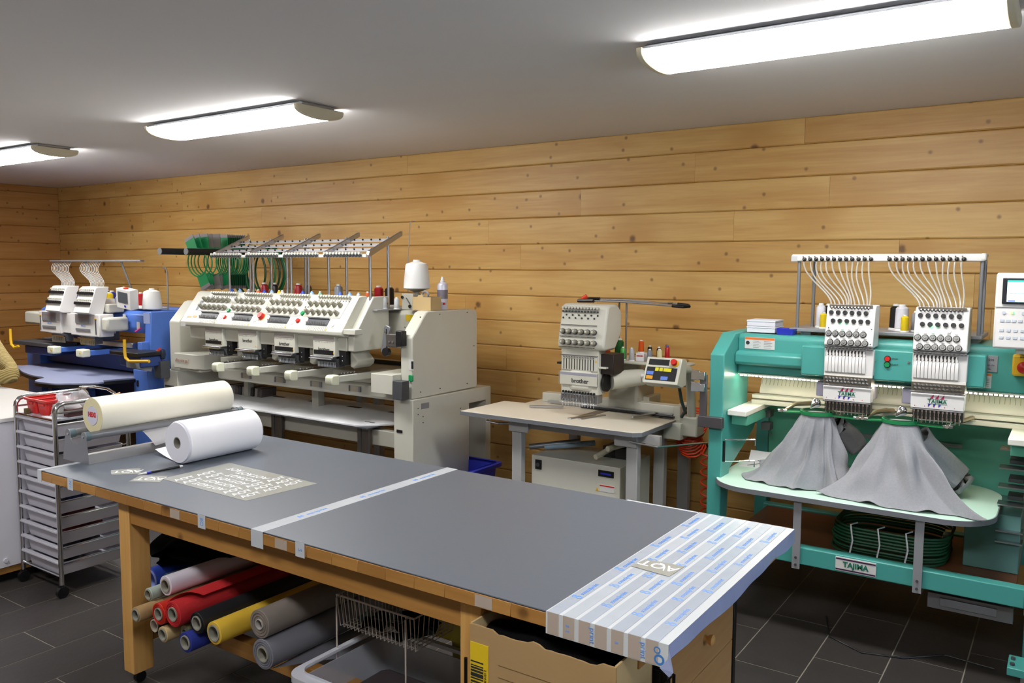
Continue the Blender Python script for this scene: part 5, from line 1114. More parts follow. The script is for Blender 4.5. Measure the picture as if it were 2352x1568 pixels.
# lower cabinets
B().prism([(4.0, 0), (4.0, .90), (4.86, .895), (4.86, 0), (4.80, 0), (4.80, .80), (4.60, .80), (4.60, 0)], 'x', -3.645, -3.48).out('base_cabinet', CREAM, Q, bevel=.004)
B().prism([(4.0, 0), (4.0, .90), (4.86, .895), (4.86, 0)], 'x', -6.19, -6.0).out('base_cabinet', CREAM, Q, bevel=.004)
for z in (.58, .76): bx('vent', DGREY, Q, -6.17, -6.05, 3.996, 4.002, z, z + .015)
bx('vent_panel', LABELW, Q, -6.165, -6.055, 3.9965, 4.001, .66, .74)
bx('handle_slot', BLACK, Q, -3.62, -3.57, 3.996, 4.001, .675, .695, .002); pz = bx('name_plate', SILVER, Q, -3.479, -3.4785, 4.08, 4.16, .83, .868)
for y, z in ((4.05, .84), (4.05, .80), (4.1, .78), (4.5, .78), (4.1, .74)): B().cyl((-3.482, y, z), (-3.478, y, z), .004, n=8).out('screw', BLACK, Q)
for y, z in ((4.1, 1.43), (4.3, 1.44), (4.6, 1.44), (4.68, 1.2), (4.1, .94), (4.3, .94), (4.6, .94)): B().cyl((-3.502 + 0, y, z), (-3.497 + 0, y, z), .004, n=8).out('screw', BLACK, Q)
# upper beam behind the heads
B().prism([(4.30, 1.19), (4.30, 1.43), (4.325, 1.455), (4.66, 1.455), (4.66, 1.19)], 'x', -5.98, -3.60).out('upper_beam', CREAM, Q, bevel=.008)
B().cyl((-4.02, 4.292, 1.42), (-4.02, 4.30, 1.42), .014, n=16).out('round_hole', BLACK, Q)
lb = bx('yellow_label', LABELY, Q, -3.80, -3.73, 4.297, 4.2995, 1.385, 1.428); bx('notice_plate', LABELW, Q, -3.80, -3.70, 4.297, 4.2995, 1.24, 1.36); bx('screw_plate', CREAM, Q, -3.82, -3.62, 4.29, 4.2995, 1.18, 1.37, .002)
for x, z in ((-3.80, 1.34), (-3.77, 1.20), (-3.71, 1.20)): B().cyl((x, 4.285, z), (x, 4.29, z), .005, n=8).out('screw', GREYM, Q)
# bobbin winder arm on the right
B().prism([(-3.775, 1.19), (-3.735, 1.195), (-3.69, 1.36), (-3.725, 1.372), (-3.745, 1.36)], 'y', 4.02, 4.035).out('monitor_arm_plate', GREYM, Q, bevel=.003); bx('arm_joint', mat('arm_brown_grey', '#6b6661', .4, .6), Q, -3.69, -3.60, 3.98, 4.04, 1.235, 1.32, .004); bx('arm_joint', BLACK, Q, -3.60, -3.545, 3.97, 4.02, 1.245, 1.345, .006)
B().cyl((-3.705, 4.0, 1.35), (-3.70, 4.0, 1.22), .004, n=8).out('clamp_lever', BLACK, Q); B().cyl((-3.70, 4.01, 1.20), (-3.70, 3.98, 1.20), .028, n=8).out('clamp_knob', BLACK, Q); B().cyl((-3.72, 4.01, 1.33), (-3.72, 4.0, 1.33), .008, n=10).out('bolt', CHROME, Q)
for x in (-3.66, -3.63): B().cyl((x, 3.975, 1.27), (x, 3.98, 1.27), .007, n=10).out('bolt', CHROME, Q)
bx('switch_plate', LABELW, Q, -3.53, -3.49, 4.018, 4.0195, 1.09, 1.16); bx('rocker_switch', BLACK, Q, -3.505, -3.488, 4.014, 4.0185, 1.10, 1.15, .002); bx('green_switch', GRN, Q, -3.525, -3.488, 4.008, 4.018, 1.02, 1.06, .003)
lb = bx('side_box', CREAM, Q, -3.79, -3.60, 3.94, 4.30, .93, 1.06, .004); bx('pen_holder', DGREY, Q, -3.59, -3.51, 3.93, 4.0, .905, 1.025, .003)
# left side box with lettering, scissors holder
B().prism([(-5.98, 3.96), (-5.72, 3.96), (-5.64, 4.0), (-5.60, 4.30), (-5.98, 4.30)], 'z', .935, 1.055).out('left_side_box', CREAM, Q, bevel=.006); text('allm vint ga !', mat('print_rust', '#9a5a48', .6, var=0), Q, (-5.86, 3.953, 1.0), .036, FRONT)
bx('small_shelf', CREAM2, Q, -5.82, -5.66, 3.98, 4.08, .915, .93, .002)
ph = thing('tool_holder', 'grey holder with scissors and pens fixed left of the long cream machine', 'holder', (-6.14, 3.95, .78)); B().box(-6.185, -6.09, 3.915, 3.995, .84, .98).out('cup', DGREY, ph, bevel=.004)
for x, c_, h in ((-6.17, RED, .10), (-6.155, mat('orange_plastic', '#e8901c', .4), .09), (-6.14, RED, .115)): B().tube([(x, 3.95, .97), (x - .005, 3.95, .97 + h * .5), (x - .015, 3.95, .97 + h)], .009, 8).out('handle', c_, ph)
B().lathe([(.001, -.045), (.02, -.035), (.028, 0), (.02, .035), (.001, .045)], (-6.115, 3.95, 1.035), 16).out('handle', mat('navy_plastic', '#14203a', .4), ph); B().obox((-6.145, 3.945, 1.0), .012, .006, .11, (0, -.2, 0)).out('pencil', mat('pencil_tan', '#d8a050', .5), ph); B().obox((-6.165, 3.94, 1.0), .012, .006, .13, (0, -.25, 0)).out('cutter', mat('orange_plastic', '#e8901c', .4), ph)
# lower body: cross beams, front plates
bx('front_plate', CREAM, Q, -5.60, -3.79, 4.12, 4.16, .955, 1.03, .004); B().prism([(4.10, .86), (4.08, .875), (4.08, .945), (4.16, .957), (4.70, .957), (4.70, .86)], 'x', -5.58, -3.60).out('lower_beam', CREAM, Q, bevel=.006)
bx('bed_plate', CREAM2, Q, -5.98, -3.60, 4.17, 4.72, 1.0, 1.03, .003); bx('rear_rail', mat('rail_dark', '#5c5a55', .4, .6), Q, -5.9, -3.6, 4.55, 4.62, 1.03, 1.06, .003)
for i in range(4):
    x = -5.27 + .385 * i; bx('hinge_plate', mat('hinge_taupe', '#a8a092', .5), Q, x, x + .09, 4.072, 4.08, .895, .935, .002); bx('hinge_clip', GREYM, Q, x + .085, x + .10, 4.066, 4.08, .895, .935, .001); bx('hinge_clip', GREYM, Q, x - .01, x, 4.066, 4.08, .895, .935, .001)
bx('center_foot', CREAM2, Q, -4.75, -4.68, 4.30, 4.36, .70, .86); bx('center_foot', CREAM2, Q, -5.55, -5.50, 4.30, 4.36, .70, .86)
# work boards
for a, b_, nm in ((-5.98, -4.83, 'l'), (-4.825, -3.66, 'r')):
    pts = [(a, 3.935), (b_, 3.935), (b_, 4.64), (a, 4.64)] if nm == 'l' else [(a, 3.935), (-3.93, 3.935), (-3.80, 4.06), (b_, 4.22), (b_, 4.64), (a, 4.64)]
    wbd = B().prism(pts, 'z', .688, .70).out('work_board', TABW, Q, bevel=.0015); bx('board_underside', DGREY, wbd, a + .004, b_ - .16, 3.937, 4.6, .68, .688)
for i in range(4): bx('board_slot', BLACK, Q, -5.35 + .42 * i, -5.22 + .42 * i, 4.42, 4.46, .70, .7012)
bx('oval_badge', LABELW, Q, -3.96, -3.87, 4.04, 4.07, .70, .701); B().tube([(-3.955, 4.05, .702), (-3.93, 4.06, .702), (-3.90, 4.05, .702), (-3.87, 4.055, .702)], .003, 5).out('badge_print', DGREY, Q)
bx('lower_rail', CREAM2, Q, -6.0, -3.645, 4.04, 4.10, .555, .66, .004)
BRNL = mat('brown_bronze', '#5d554c', .35, .5)
for x in (-4.86, -3.98): bx('board_leg', BRNL, Q, x, x + .11, 4.0, 4.03, .0, .687, .003); bx('leg_rib', DGREY, Q, x + .03, x + .04, 3.996, 4.0, .0, .68)
for x in (-4.60, -4.42): bx('rear_leg', LEGM, Q, x, x + .06, 4.62, 4.68, 0, .86)
bx('cable_bundle', BLACK, Q, -5.8, -5.25, 4.40, 4.44, .80, .83)
# books/magazines on the left below
for i in range(9):
    x = -5.78 + .05 * i; t = tag(B().obox((x, 4.40, .735), .03, .16, .07, (0, .1, random.uniform(-.1, .1))).out('booklet', mat('booklet_%d' % (i % 3), ('#3c3a3c', '#9a9694', '#5c5250')[i % 3], .6, var=.3, scale=60), None, bevel=.002), ('dark', 'pale', 'brown')[i % 3] + ' booklet under the long cream machine, ' + ORD[i] + ' from the left', 'booklet', 'booklets under the long cream machine')
# head cover
XA, XB = -5.705, -3.955
cov = B().prism([(3.875, 1.288), (3.845, 1.30), (3.842, 1.325), (4.005, 1.548), (4.03, 1.556), (4.075, 1.556), (4.10, 1.545), (4.10, 1.288)], 'x', XA, XB).out('head_cover', CREAM, Q, bevel=.005)
bx('lower_cover', CREAM, Q, -5.66, -3.96, 3.895, 4.10, 1.195, 1.29, .006); B().prism([(3.90, 1.195), (3.90, 1.29), (4.09, 1.552), (4.24, 1.552), (4.24, 1.195)], 'x', -3.957, -3.90).out('side_cover', CREAM, Q, bevel=.006); bx('side_block', CREAM, Q, -3.96, -3.85, 3.86, 3.93, 1.31, 1.345, .004)
n4 = Vector((0, -.806, .592)).normalized()
def S4(x, v, d=0.0): return Vector((x, 3.842 + .163 * v, 1.325 + .223 * v)) + n4 * d
PEGW = mat('peg_ivory', '#b9b8aa', .4, var=.02)
heads = (-5.325, -4.935, -4.54, -4.145)
p0 = S4(heads[0] - .12, .62); 
proto_k = B().cyl((0, 0, 0), n4 * .016, .0175, n=14).cyl(n4 * .016, n4 * .042, .0145, .012, 14).out('tension_knob', KNOB, cov)
B().cyl(n4 * .042, n4 * .047, .006, n=8).out('knob_tip', PEGW, proto_k); proto_p = B().cyl((0, 0, 0), n4 * .028, .0092, n=10).out('pretension_peg', PEGW, cov); B().cyl(Vector((0, -.008, -.018)), Vector((0, -.014, -.026)), .009, n=8).out('peg_cap', BLACK, proto_p)
proto_l = B().cyl((0, 0, 0), Vector((0, 0, .018)), .003, n=6).out('take_up_lever', STEEL, cov)
used = {}
def cpp(o, loc):
    if o.name not in used: used[o.name] = 1; o.location = loc; return o
    c = o.copy(); C.objects.link(c); c.location = loc
    for g in o.children: d = g.copy(); C.objects.link(d); d.parent = c
    return c
for hi, cx in enumerate(heads):
    bp0 = B(); a, b_, c_, e_ = S4(cx - .245, .38, .001), S4(cx + .115, .38, .001), S4(cx + .13, .99, .001), S4(cx - .20, .99, .001)
    for i in range(12): cpp(proto_p, S4(cx - .165 + .0262 * i, .955, 0)); 
    for r_, v in enumerate((.74, .50)):
        for i in range(6): cpp(proto_k, S4(cx - .215 + .0565 * i + .006 * r_, v))
    bp0.add([a, b_, c_, e_, a + n4 * .002, b_ + n4 * .002, c_ + n4 * .002, e_ + n4 * .002], [(3, 2, 1, 0), (4, 5, 6, 7), (0, 1, 5, 4), (1, 2, 6, 5), (2, 3, 7, 6), (3, 0, 4, 7)]).out('face_plate', CREAM, cov, smooth=0)
    b = B(); a, b_, c_, e_ = S4(cx - .175, .14), S4(cx + .03, .14), S4(cx + .03, .33), S4(cx - .175, .33); b.add([a, b_, c_, e_] + [q + n4 * .003 for q in (a, b_, c_, e_)], [(3, 2, 1, 0), (4, 5, 6, 7), (0, 1, 5, 4), (1, 2, 6, 5), (2, 3, 7, 6), (3, 0, 4, 7)]); b.out('lever_window', DGREY, cov, smooth=0)
    for i in range(12): cpp(proto_l, S4(cx - .165 + .0165 * i, .16, .008))
    b = B(); a, b_ = S4(cx - .177, .34, .008), S4(cx + .033, .34, .008); b.cyl(a, b_, .005, n=8).out('window_rim', STEEL, cov)
    p = S4(cx + .078, .18); B().cyl(p, p + n4 * .003, .015, n=16).out('inspection_cap', LABELW, cov)
    b = B()
    for i in range(12): x = cx - .14 + .0165 * i; b.add([S4(x, .0, .0005), S4(x + .002, .0, .0005), S4(x + .002, .12, .0005), S4(x, .12, .0005)] + [S4(x, .0, .002), S4(x + .002, .0, .002), S4(x + .002, .12, .002), S4(x, .12, .002)], [(4, 5, 6, 7), (0, 1, 5, 4), (1, 2, 6, 5), (2, 3, 7, 6), (3, 0, 4, 7)])
    b.out('cover_ribs', CREAM2, cov, smooth=0)
    p = S4(cx + .035, .04); B().cyl(p, p + n4 * .002, .007, n=3).out('warning_triangle', YEL, cov)
    # lower head
    H = bx('head_front', CREAM, Q, cx - .105, cx + .105, 3.865, 3.93, 1.155, 1.29, .003)
    bx('window_strip', mat('smoked_strip', '#a39c98', .3), H, cx - .10, cx + .10, 3.862, 3.866, 1.262, 1.288); 
    b = B()
    for i in range(12): b.box(cx - .085 + .015 * i, cx - .082 + .015 * i, 3.8635, 3.8652, 1.248, 1.251)
    b.out('number_dots', TEXTD, H, smooth=0)
    text('brother', TEXTD, H, (cx, 3.8635, 1.215 if hi in (1, 2) else 1.20), .034, FRONT, bold=.0003)
    if hi != 1: bx('label_strip', BLACK, H, cx - .095, cx + .09, 3.861, 3.8645, 1.165 if hi != 0 else 1.172, 1.195)
    B().cyl((cx + .092, 3.8645, 1.178), (cx + .092, 3.862, 1.178), .006, n=3).out('warning_triangle', YEL, H)
    N2 = bx('presser_bar', STEEL, Q, cx - .115, cx + .10, 3.845, 3.885, 1.140, 1.155, .003); bx('presser_bar_edge', CHROME, N2, cx - .12, cx + .095, 3.838, 3.846, 1.137, 1.142)
    B().prism([(3.875, 1.14), (3.90, 1.085), (3.95, 1.085), (3.95, 1.14)], 'x', cx - .085, cx + .105).out('needle_block', DGREY, Q)
    for i in range(12): x = cx - .07 + .0145 * i; B().lathe([(.0045, 0), (.0045, .014), (.0025, .016), (.0025, .03), (.005, .034)], (x, 3.878, 1.082), 6).out('presser_foot', STEEL, N2)
    bx('head_side', BLACK, Q, cx + .106, cx + .165, 3.90, 3.98, 1.10, 1.20, .003); 
    for z in (1.13, 1.16): B().cyl((cx + .14, 3.896, z), (cx + .14, 3.90, z), .004, n=8).out('screw', CHROME, Q)
    B().prism([(cx + .166, 1.20), (cx + .166, 1.085), (cx + .20, 1.075), (cx + .235, 1.10), (cx + .245, 1.13), (cx + .2, 1.17), (cx + .19, 1.20)], 'y', 3.94, 4.1).out('arm_cowl', CREAM2, Q, bevel=.01)
    # cylinder arm
    ax = cx + .18; AR = B().prism([(4.30, .99), (4.30, 1.04), (3.80, 1.045), (3.80, 1.0)], 'x', ax - .03, ax + .03).out('cylinder_arm', CREAM, Q, bevel=.006)
    B().prism([(3.73, 1.0), (3.74, .985), (3.80, .98), (3.80, 1.05), (3.745, 1.052), (3.73, 1.04)], 'x', ax - .032, ax + .032).out('arm_cap', mat('arm_cap_pale', '#dfe0c8', .4, var=.02), AR, bevel=.007)
    bx('needle_plate', mat('plate_dark_steel', '#6a6c70', .25, .9), AR, ax - .022, ax + .022, 3.80, 4.10, 1.044, 1.050, .001)
    b = B()
    for i in range(7): b.cyl((ax - .012 + .008 * (i % 3), 3.86 + .02 * i, 1.05), (ax - .012 + .008 * (i % 3), 3.86 + .02 * i, 1.056), .006, n=8)
    b.out('hoop_clips', CHROME, AR)
for x, v, m, r in ((-5.20, .43, GRN, .017), (-5.205, .22, RED, .017), (-4.40, .46, GRN, .018), (-4.41, .24, RED, .018)):
    p = S4(x, v); B().cyl(p, p + n4 * .014, r, r * .8, 18).out('push_button', m, cov)
p = S4(-4.80, .30); B().cyl(p, p + n4 * .003, .03, n=24).out('yellow_disc', mat('orange_disc', '#e8a040', .5), cov); B().cyl(p + n4 * .003, p + n4 * .03, .026, .022, 24).out('emergency_button', RED, cov)
for x in (-4.41, -4.385): p = S4(x, .66); B().cyl(p, p + n4 * .002, .006, n=4).out('slot_mark', BLACK, cov)
# cartoon sticker is left as a plain generic patch of about its colours
p = S4(-5.62, .55, .0005)
def patch(x0, x1, v0, v1, m, d=.001):
    a, b_, c_, e_ = S4(x0, v0, d), S4(x1, v0, d), S4(x1, v1, d), S4(x0, v1, d); B().add([a, b_, c_, e_] + [q + n4 * .0008 for q in (a, b_, c_, e_)], [(3, 2, 1, 0), (4, 5, 6, 7), (0, 1, 5, 4), (1, 2, 6, 5), (2, 3, 7, 6), (3, 0, 4, 7)]).out('sticker_patch', m, cov, smooth=0)
patch(-5.60, -5.56, .40, .72, mat('sticker_grey', '#5f6f78', .5, var=.2, scale=40)); patch(-5.575, -5.545, .66, .82, mat('sticker_tan', '#c89a50', .5)); patch(-5.65, -5.60, .14, .20, mat('sticker_tan', '#c89a50', .5)); patch(-5.585, -5.535, .16, .22, mat('sticker_tan', '#c89a50', .5))
bx('warning_label', LABELW, Q, -5.70, -5.64, 3.842, 3.844, 1.29, 1.318)
# thread shelf, spools
bx('thread_shelf', SH, Q, -5.60, -3.86, 4.08, 4.60, 1.457, 1.467, .002); bx('rear_guide', STEEL, Q, -4.10, -3.90, 4.18, 4.24, 1.497, 1.507, .002)
g = 'thread spools on the four-head machine'; zt = 1.4675
sm = [(-5.432, '#2f55c0', '#2f55c0'), (-5.337, '#9fc0e8', '#7fb0f0'), (-5.233, '#9a9ca2', '#e6e6e6'), (-5.121, '#d85a28', '#e6e6e6'), (-5.051, '#2f55c0', '#2f55c0'), (-4.967, '#a8c8e8', '#9fc8f0'), (-4.884, '#e8c020', '#e8d060'), (-4.85, '#d0d0d4', '#e6e6e6'), (-4.629, '#2f55c0', '#2f55c0'), (-4.533, '#a8c8f0', '#80b0f0'), (-4.448, '#7fb89a', '#e6e6e6'), (-4.247, '#3f65c8', '#5f85e0'), (-4.153, '#8fb8f0', '#80b0f0'), (-4.07, '#c0c8d0', '#b8c8e0')]
nmc = ['blue', 'pale blue', 'grey', 'rust', 'deep blue', 'sky blue', 'yellow', 'white', 'royal blue', 'light blue', 'mint', 'mid blue', 'bright pale blue', 'silver blue']
for i, (x, c1, c2) in enumerate(sm):
    spool('thread_spool', nmc[i] + ' capped small spool peeking over the cream cover, ' + ('left part' if i < 5 else 'middle part' if i < 9 else 'right part'), x, 4.12, zt, c1, .11, .017, '#e6e6e6', c2, g)
for x, nm, c1 in ((-5.271, 'big red spool furthest left behind the cream cover', '#9a1420'), (-5.153, 'big black spool right of the leftmost red one', '#141416'), (-4.879, 'big red spool in the middle behind the cream cover', '#9a1420'), (-4.778, 'big black spool right of the middle red one', '#141416'), (-4.45, 'big grey spool behind the cream cover', '#80858e')):
    spool('thread_spool', nm, x, 4.30, zt, c1, .158, .033, group=g)
spool('thread_spool', 'big red spool in the open on the right of the long machine', -4.192, 4.45, zt, '#a81820', .15, .036, group=g); spool('thread_spool', 'big black spool in the open beside the red one', -4.105, 4.47, zt, '#141416', .15, .035, group=g)
spool('thread_spool', 'orange spool with white label right of the cream cover', -4.064, 4.2, zt, '#e0601c', .115, .016, group=g)
for x, nm in ((-3.953, 'left of the two white spools standing together'), (-3.905, 'right of the two white spools standing together'), (-3.794, 'single white spool left of the small grey device')): spool('thread_spool', nm, x, 4.2, zt, '#c9cbcf', .082, .018, '#e6e6e6', '#d8d8dc', g)
cone_spool('big white thread cone above the small grey device on the long machine', -3.70, 4.30, 1.57, .185, .09, .035)
cd = thing('cardboard_box', 'small open cardboard box on the right end of the long cream machine', 'box', (-3.59, 4.27, 1.467)); bx('carton', CARD2, cd, -3.67, -3.512, 4.22, 4.33, 1.4665, 1.555, .001); B().prism([(-3.63, 1.552), (-3.58, 1.552), (-3.585, 1.572), (-3.62, 1.568)], 'y', 4.222, 4.225).out('flap', CARD2, cd, smooth=0); bx('inside', mat('box_inside_shade', '#5a4630', .9), cd, -3.665, -3.517, 4.225, 4.325, 1.555, 1.556)  # carton is solid; a flat dark sheet on top paints its shaded inside
tag(B().tube([(-3.60 + .025 * math.cos(a * PI / 8), 4.27, 1.57 + .02 * math.sin(a * PI / 8)) for a in range(16)], .008, 6, True).out('tape_ring', SILVER, None), 'grey tape ring lying in the small cardboard box', 'tape')
wd = thing('bobbin_winder', 'small grey winding device holding the white thread cone', 'winder', (-3.70, 4.28, 1.467)); bx('housing', CREAM2, wd, -3.765, -3.665, 4.22, 4.30, 1.4665, 1.575, .003); B().cyl((-3.70, 4.30, 1.50), (-3.70, 4.30, 1.602), .012, n=12).out('cone_stem', mat('dish_olive', '#8a8878', .5), wd)
for x, z, r in ((-3.758, 1.55, .010), (-3.69, 1.49, .012)): B().cyl((x, 4.212, z), (x, 4.22, z), r, n=14).out('dial', BLACK, wd)
B().cyl((-3.72, 4.214, 1.545), (-3.69, 4.214, 1.51), .004, n=6).out('guide', DGREY, wd)
for x, y, z in ((-3.80, 4.42, 1.61), (-3.77, 4.36, 1.585)):
    B().cyl((x, y, 1.467), (x, y, z + .03), .003, n=6).out('disc_post', STEEL, wd)
    for k in range(3): B().lathe([(.004, -.008), (.015, -.004), (.015, .004), (.004, .008)], (x, y, z - .035 * k), 12).out('tension_disc', BLACK if k % 2 else CHROME, wd)
bx('side_wire', CHROME, wd, -3.86, -3.765, 4.25, 4.253, 1.573, 1.576)
B().tube([(-3.955, 4.50, 1.467), (-3.955, 4.50, 1.80), (-3.93, 4.50, 2.07), (-3.90, 4.50, 2.078), (-3.88, 4.50, 2.07)], .0028, 6).out('cone_guide_wire', STEEL, wd)
sy = thing('spray_can', 'white spray can with dark label on the long cream machine', 'spray can', (-3.557, 4.4, 1.467)); CAN = mat('can_lilac', '#cfcfde', .3, .1); B().lathe([(.034, 0), (.036, .004), (.036, .165), (.030, .178), (.018, .186)], (-3.557, 4.4, 1.4655), 24).out('can', CAN, sy, ); B().lathe([(.016, .186), (.016, .196), (.012, .20), (.010, .222), (.001, .224)], (-3.557, 4.4, 1.4655), 16).out('nozzle', WHITEP, sy); B().ring((-3.557, 4.4, 1.54), (-3.557, 4.4, 1.60), .0366, .0362, 24).out('label_band', mat('can_label_dark', '#7a7480', .4, var=.4, scale=40), sy); bx('red_mark', RED, sy, -3.53, -3.523, 4.37, 4.39, 1.50, 1.515)
# thread rack above
RA, RB_ = -5.43, -3.82
def rackbar(x): B().prism([(3.95, 1.83), (3.96, 1.855), (4.28, 1.995), (4.28, 1.965), (3.97, 1.82)], 'x', x - .012, x + .012).out('rack_arm', STEEL, Q, bevel=.001)
for i in range(5): rackbar(-5.43 + .4 * i + .01)
for (y, z, nm) in ((4.05, 1.868, 0), (4.13, 1.902, 1), (4.215, 1.938, 2)):
    st_ = B().prism([(y - .022, z - .01), (y + .022, z + .009), (y + .022, z + .006), (y - .022, z - .013)], 'x', RA, RB_).out('rack_strip', mat('rack_white', '#b6b6ba', .35, .4), Q)
    for i in range(20): x = RA + .04 + .08 * i; B().cyl((x, y - .005, z - .002), (x, y - .010, z + .006), .006, n=8).out('eyelet', BLACK, st_)
fr = bx('front_rail', WHITEP, Q, RA, RB_, 3.935, 3.96, 1.815, 1.835, .002)
peg = B().cyl((0, -.002, .016), (0, -.024, .020), .0085, n=10).out('tension_peg', mat('peg_pearl', '#cfd0c6', .25, .3), fr); B().cyl((0, -.008, .006), (0, -.022, .0), .008, n=8).out('peg_cap', DGREY, peg)
for hi in range(4):
    for i in range(12): cpp(peg, (RA + .03 + .405 * hi + .0295 * i, 3.937, 1.822))
for x in (-5.507 + .1, -5.126, -4.746, -4.704, -4.317, -3.921): B().cyl((x, 4.08, 1.467), (x, 4.08, 1.878), .0095, n=12).out('rack_post', STEEL, Q)
for x in (-5.40, -5.148, -4.764, -4.731, -4.335, -3.933): B().cyl((x, 4.27, 1.467), (x, 4.27, 1.962), .0095, n=12).out('rack_post', STEEL, Q)

# ================================================================== blue two-head machine at the far left
U = thing('embroidery_machine', 'blue two-head embroidery machine in the far left corner', 'machine', (-7.5, 4.2, 0))
B().prism([(4.0, 0), (4.0, .87), (3.98, 1.0), (4.0, 1.37), (4.9, 1.37), (4.9, 0)], 'x', -6.42, -6.34).out('side_column', BLUEM, U, bevel=.008)
bx('right_column', BLUEM, U, -6.63, -6.42, 4.0, 4.5, 0, .87, .008); bx('left_column', BLUEM, U, -8.55, -8.30, 4.05, 4.6, 0, .93, .008); bx('left_back', BLUEM, U, -8.55, -8.0, 4.3, 4.7, 1.0, 1.44, .008); bx('grey_decal', mat('decal_greyblue', '#8f9ac0', .4), U, -6.44, -6.35, 3.994, 4.0, 1.27, 1.36)
B().prism([(4.10, 1.17), (4.07, 1.22), (4.08, 1.33), (4.16, 1.375), (4.6, 1.375), (4.6, 1.17)], 'x', -8.30, -6.42).out('upper_beam', BLUEM, U, bevel=.01); bx('lower_body', BLUED, U, -8.30, -6.63, 4.12, 4.6, .82, .98, .008); bx('x_rail', STEEL, U, -7.6, -6.63, 4.0, 4.06, 1.05, 1.09, .004)
bx('rear_panel', BLUED, U, -8.3, -6.63, 4.5, 4.55, .2, .82)
for x, z in ((-6.47, 1.28), (-6.85, 1.27), (-6.64, 1.24)): bx('label', LABELW, U, x - .02, x + .025, 4.066, 4.07, z - .03, z + .03) if x > -6.8 else bx('label', LABELW, U, -6.86, -6.82, 4.062, 4.068, 1.20, 1.33)
tag(B().cyl((-6.62, 4.03, 1.19), (-6.54, 4.03, 1.225), .008, n=10).out('pink_marker', mat('pink', '#f04a98', .4), None), 'pink marker lying on the blue machine body', 'marker')
for hi, (pc, fa, fb, r0) in enumerate(((-7.54, -7.87, -7.50, -8.05), (-7.06, -7.33, -6.86, -7.545))):
    P = B().prism([(3.84, 1.33), (3.80, 1.345), (3.87, 1.555), (3.89, 1.568), (3.99, 1.568), (3.93, 1.33)], 'x', pc - .125, pc + .125).out('tension_panel', WHITEP, U, bevel=.005)
    for r_, v in enumerate((.80, .38)):
        for i in range(8): B().cyl((pc - .105 + .030 * i, 3.80 + .07 * v + .002, 1.345 + .205 * v), (pc - .105 + .030 * i, 3.80 + .07 * v - .02, 1.345 + .205 * v + .005), .0135, n=12).out('tension_knob', BLACK, P); B().cyl((pc - .105 + .030 * i, 3.80 + .07 * v + .012, 1.377 + .205 * v), (pc - .105 + .030 * i, 3.80 + .07 * v - .004, 1.380 + .205 * v), .007, n=8).out('guide_peg', mat('peg_ivory', '#b9b8aa', .4), P)
    F = bx('face_cover', WHITEP, U, fa, fb, 3.85, 3.98, 1.14, 1.335, .008); m0 = (fa + fb) / 2 - (.02 if hi else 0)
    bx('thread_comb', SILVER, F, m0 - .12, m0 + .12, 3.842, 3.85, 1.25, 1.33, .002); bx('red_line', RED, F, m0 - .11, m0 + .10, 3.841, 3.842, 1.30, 1.303); bx('vent', GREYP, F, m0 - .12, m0 + .11, 3.842, 3.85, 1.185, 1.205, .002)
    b = B()
    for i in range(15): b.box(m0 - .112 + .0155 * i, m0 - .109 + .0155 * i, 3.8405, 3.842, 1.255, 1.325)
    b.out('comb_ribs', GREYM, F, smooth=0); bx('side_slot', DGREY, F, (fa + .02) if hi == 0 else fb - .06, (fa + .03) if hi == 0 else fb - .05, 3.845, 3.85, 1.16, 1.29); bx('yellow_tag', YEL, F, (fa + .01) if hi == 0 else fb - .075, (fa + .04) if hi == 0 else fb - .045, 3.845, 3.85, 1.292, 1.30)
    text('MELCO', TEXTB, F, (m0, 3.848, 1.228), .022, FRONT)
    NB = B().prism([(3.86, 1.14), (3.87, 1.075), (3.93, 1.075), (3.93, 1.14)], 'x', pc - .14, pc + .10).out('needle_block', DGREY, U)
    for i in range(15): B().cyl((pc - .13 + .0155 * i, 3.862, 1.06), (pc - .13 + .0155 * i, 3.862, 1.12), .004, n=6).out('needle', CHROME, NB)
    bx('block_bar', CHROME, NB, pc - .15, pc + .10, 3.845, 3.86, 1.115, 1.125); bx('head_body', WHITEP, U, pc - .11, pc + .02, 3.93, 4.10, 1.15, 1.46)
    AR = bx('cylinder_arm', BLUEM, U, pc - .05, pc + .05, 3.84, 4.30, .975, 1.02, .006); bx('arm_cap', mat('arm_cap_pale', '#dfe0c8', .4, var=.02), AR, pc - .056, pc + .056, 3.77, 3.845, .965, 1.03, .01); B().cyl((pc + .02, 3.769, .998), (pc + .02, 3.767, .998), .012, n=3).out('warning_triangle', YEL, AR); bx('needle_plate', BLACK, AR, pc - .04, pc + .04, 3.86, 4.2, 1.02, 1.026)
    for i in range(12):
        xt = r0 + .028 * i; xb = pc - .10 + .019 * i; pts = []
        for k in range(9):
            t = k / 8; e = t * t * (3 - 2 * t); pts.append((xt + (xb - xt) * e ** 1.6 + .03 * math.sin(t * PI * 2) * -1, 4.10 - .15 * e, 1.785 - .218 * t))
        B().tube(pts, .0030, 5).out('thread_tube', TUBEC, U)
bx('white_body', WHITEP, U, -7.50, -7.33, 3.87, 3.98, 1.15, 1.325, .004); bx('side_motor', CREAM, U, -8.36, -7.90, 3.95, 4.2, 1.19, 1.31, .02); bx('head_joint', CREAM, U, -7.06, -6.89, 3.95, 4.1, 1.345, 1.42, .01); bx('side_motor', CREAM, U, -6.855, -6.76, 3.86, 4.06, 1.19, 1.31, .02)
bx('thread_bar', GREYM, U, -8.10, -6.60, 4.08, 4.12, 1.785, 1.80, .002)
for x in (-7.50, -6.92): B().cyl((x, 4.25, 1.37), (x, 4.10, 1.788), .009, n=8).out('post', GREYM, U)
bx('thread_tray', CREAM, U, -7.46, -6.55, 4.12, 4.3, 1.376, 1.392, .004)
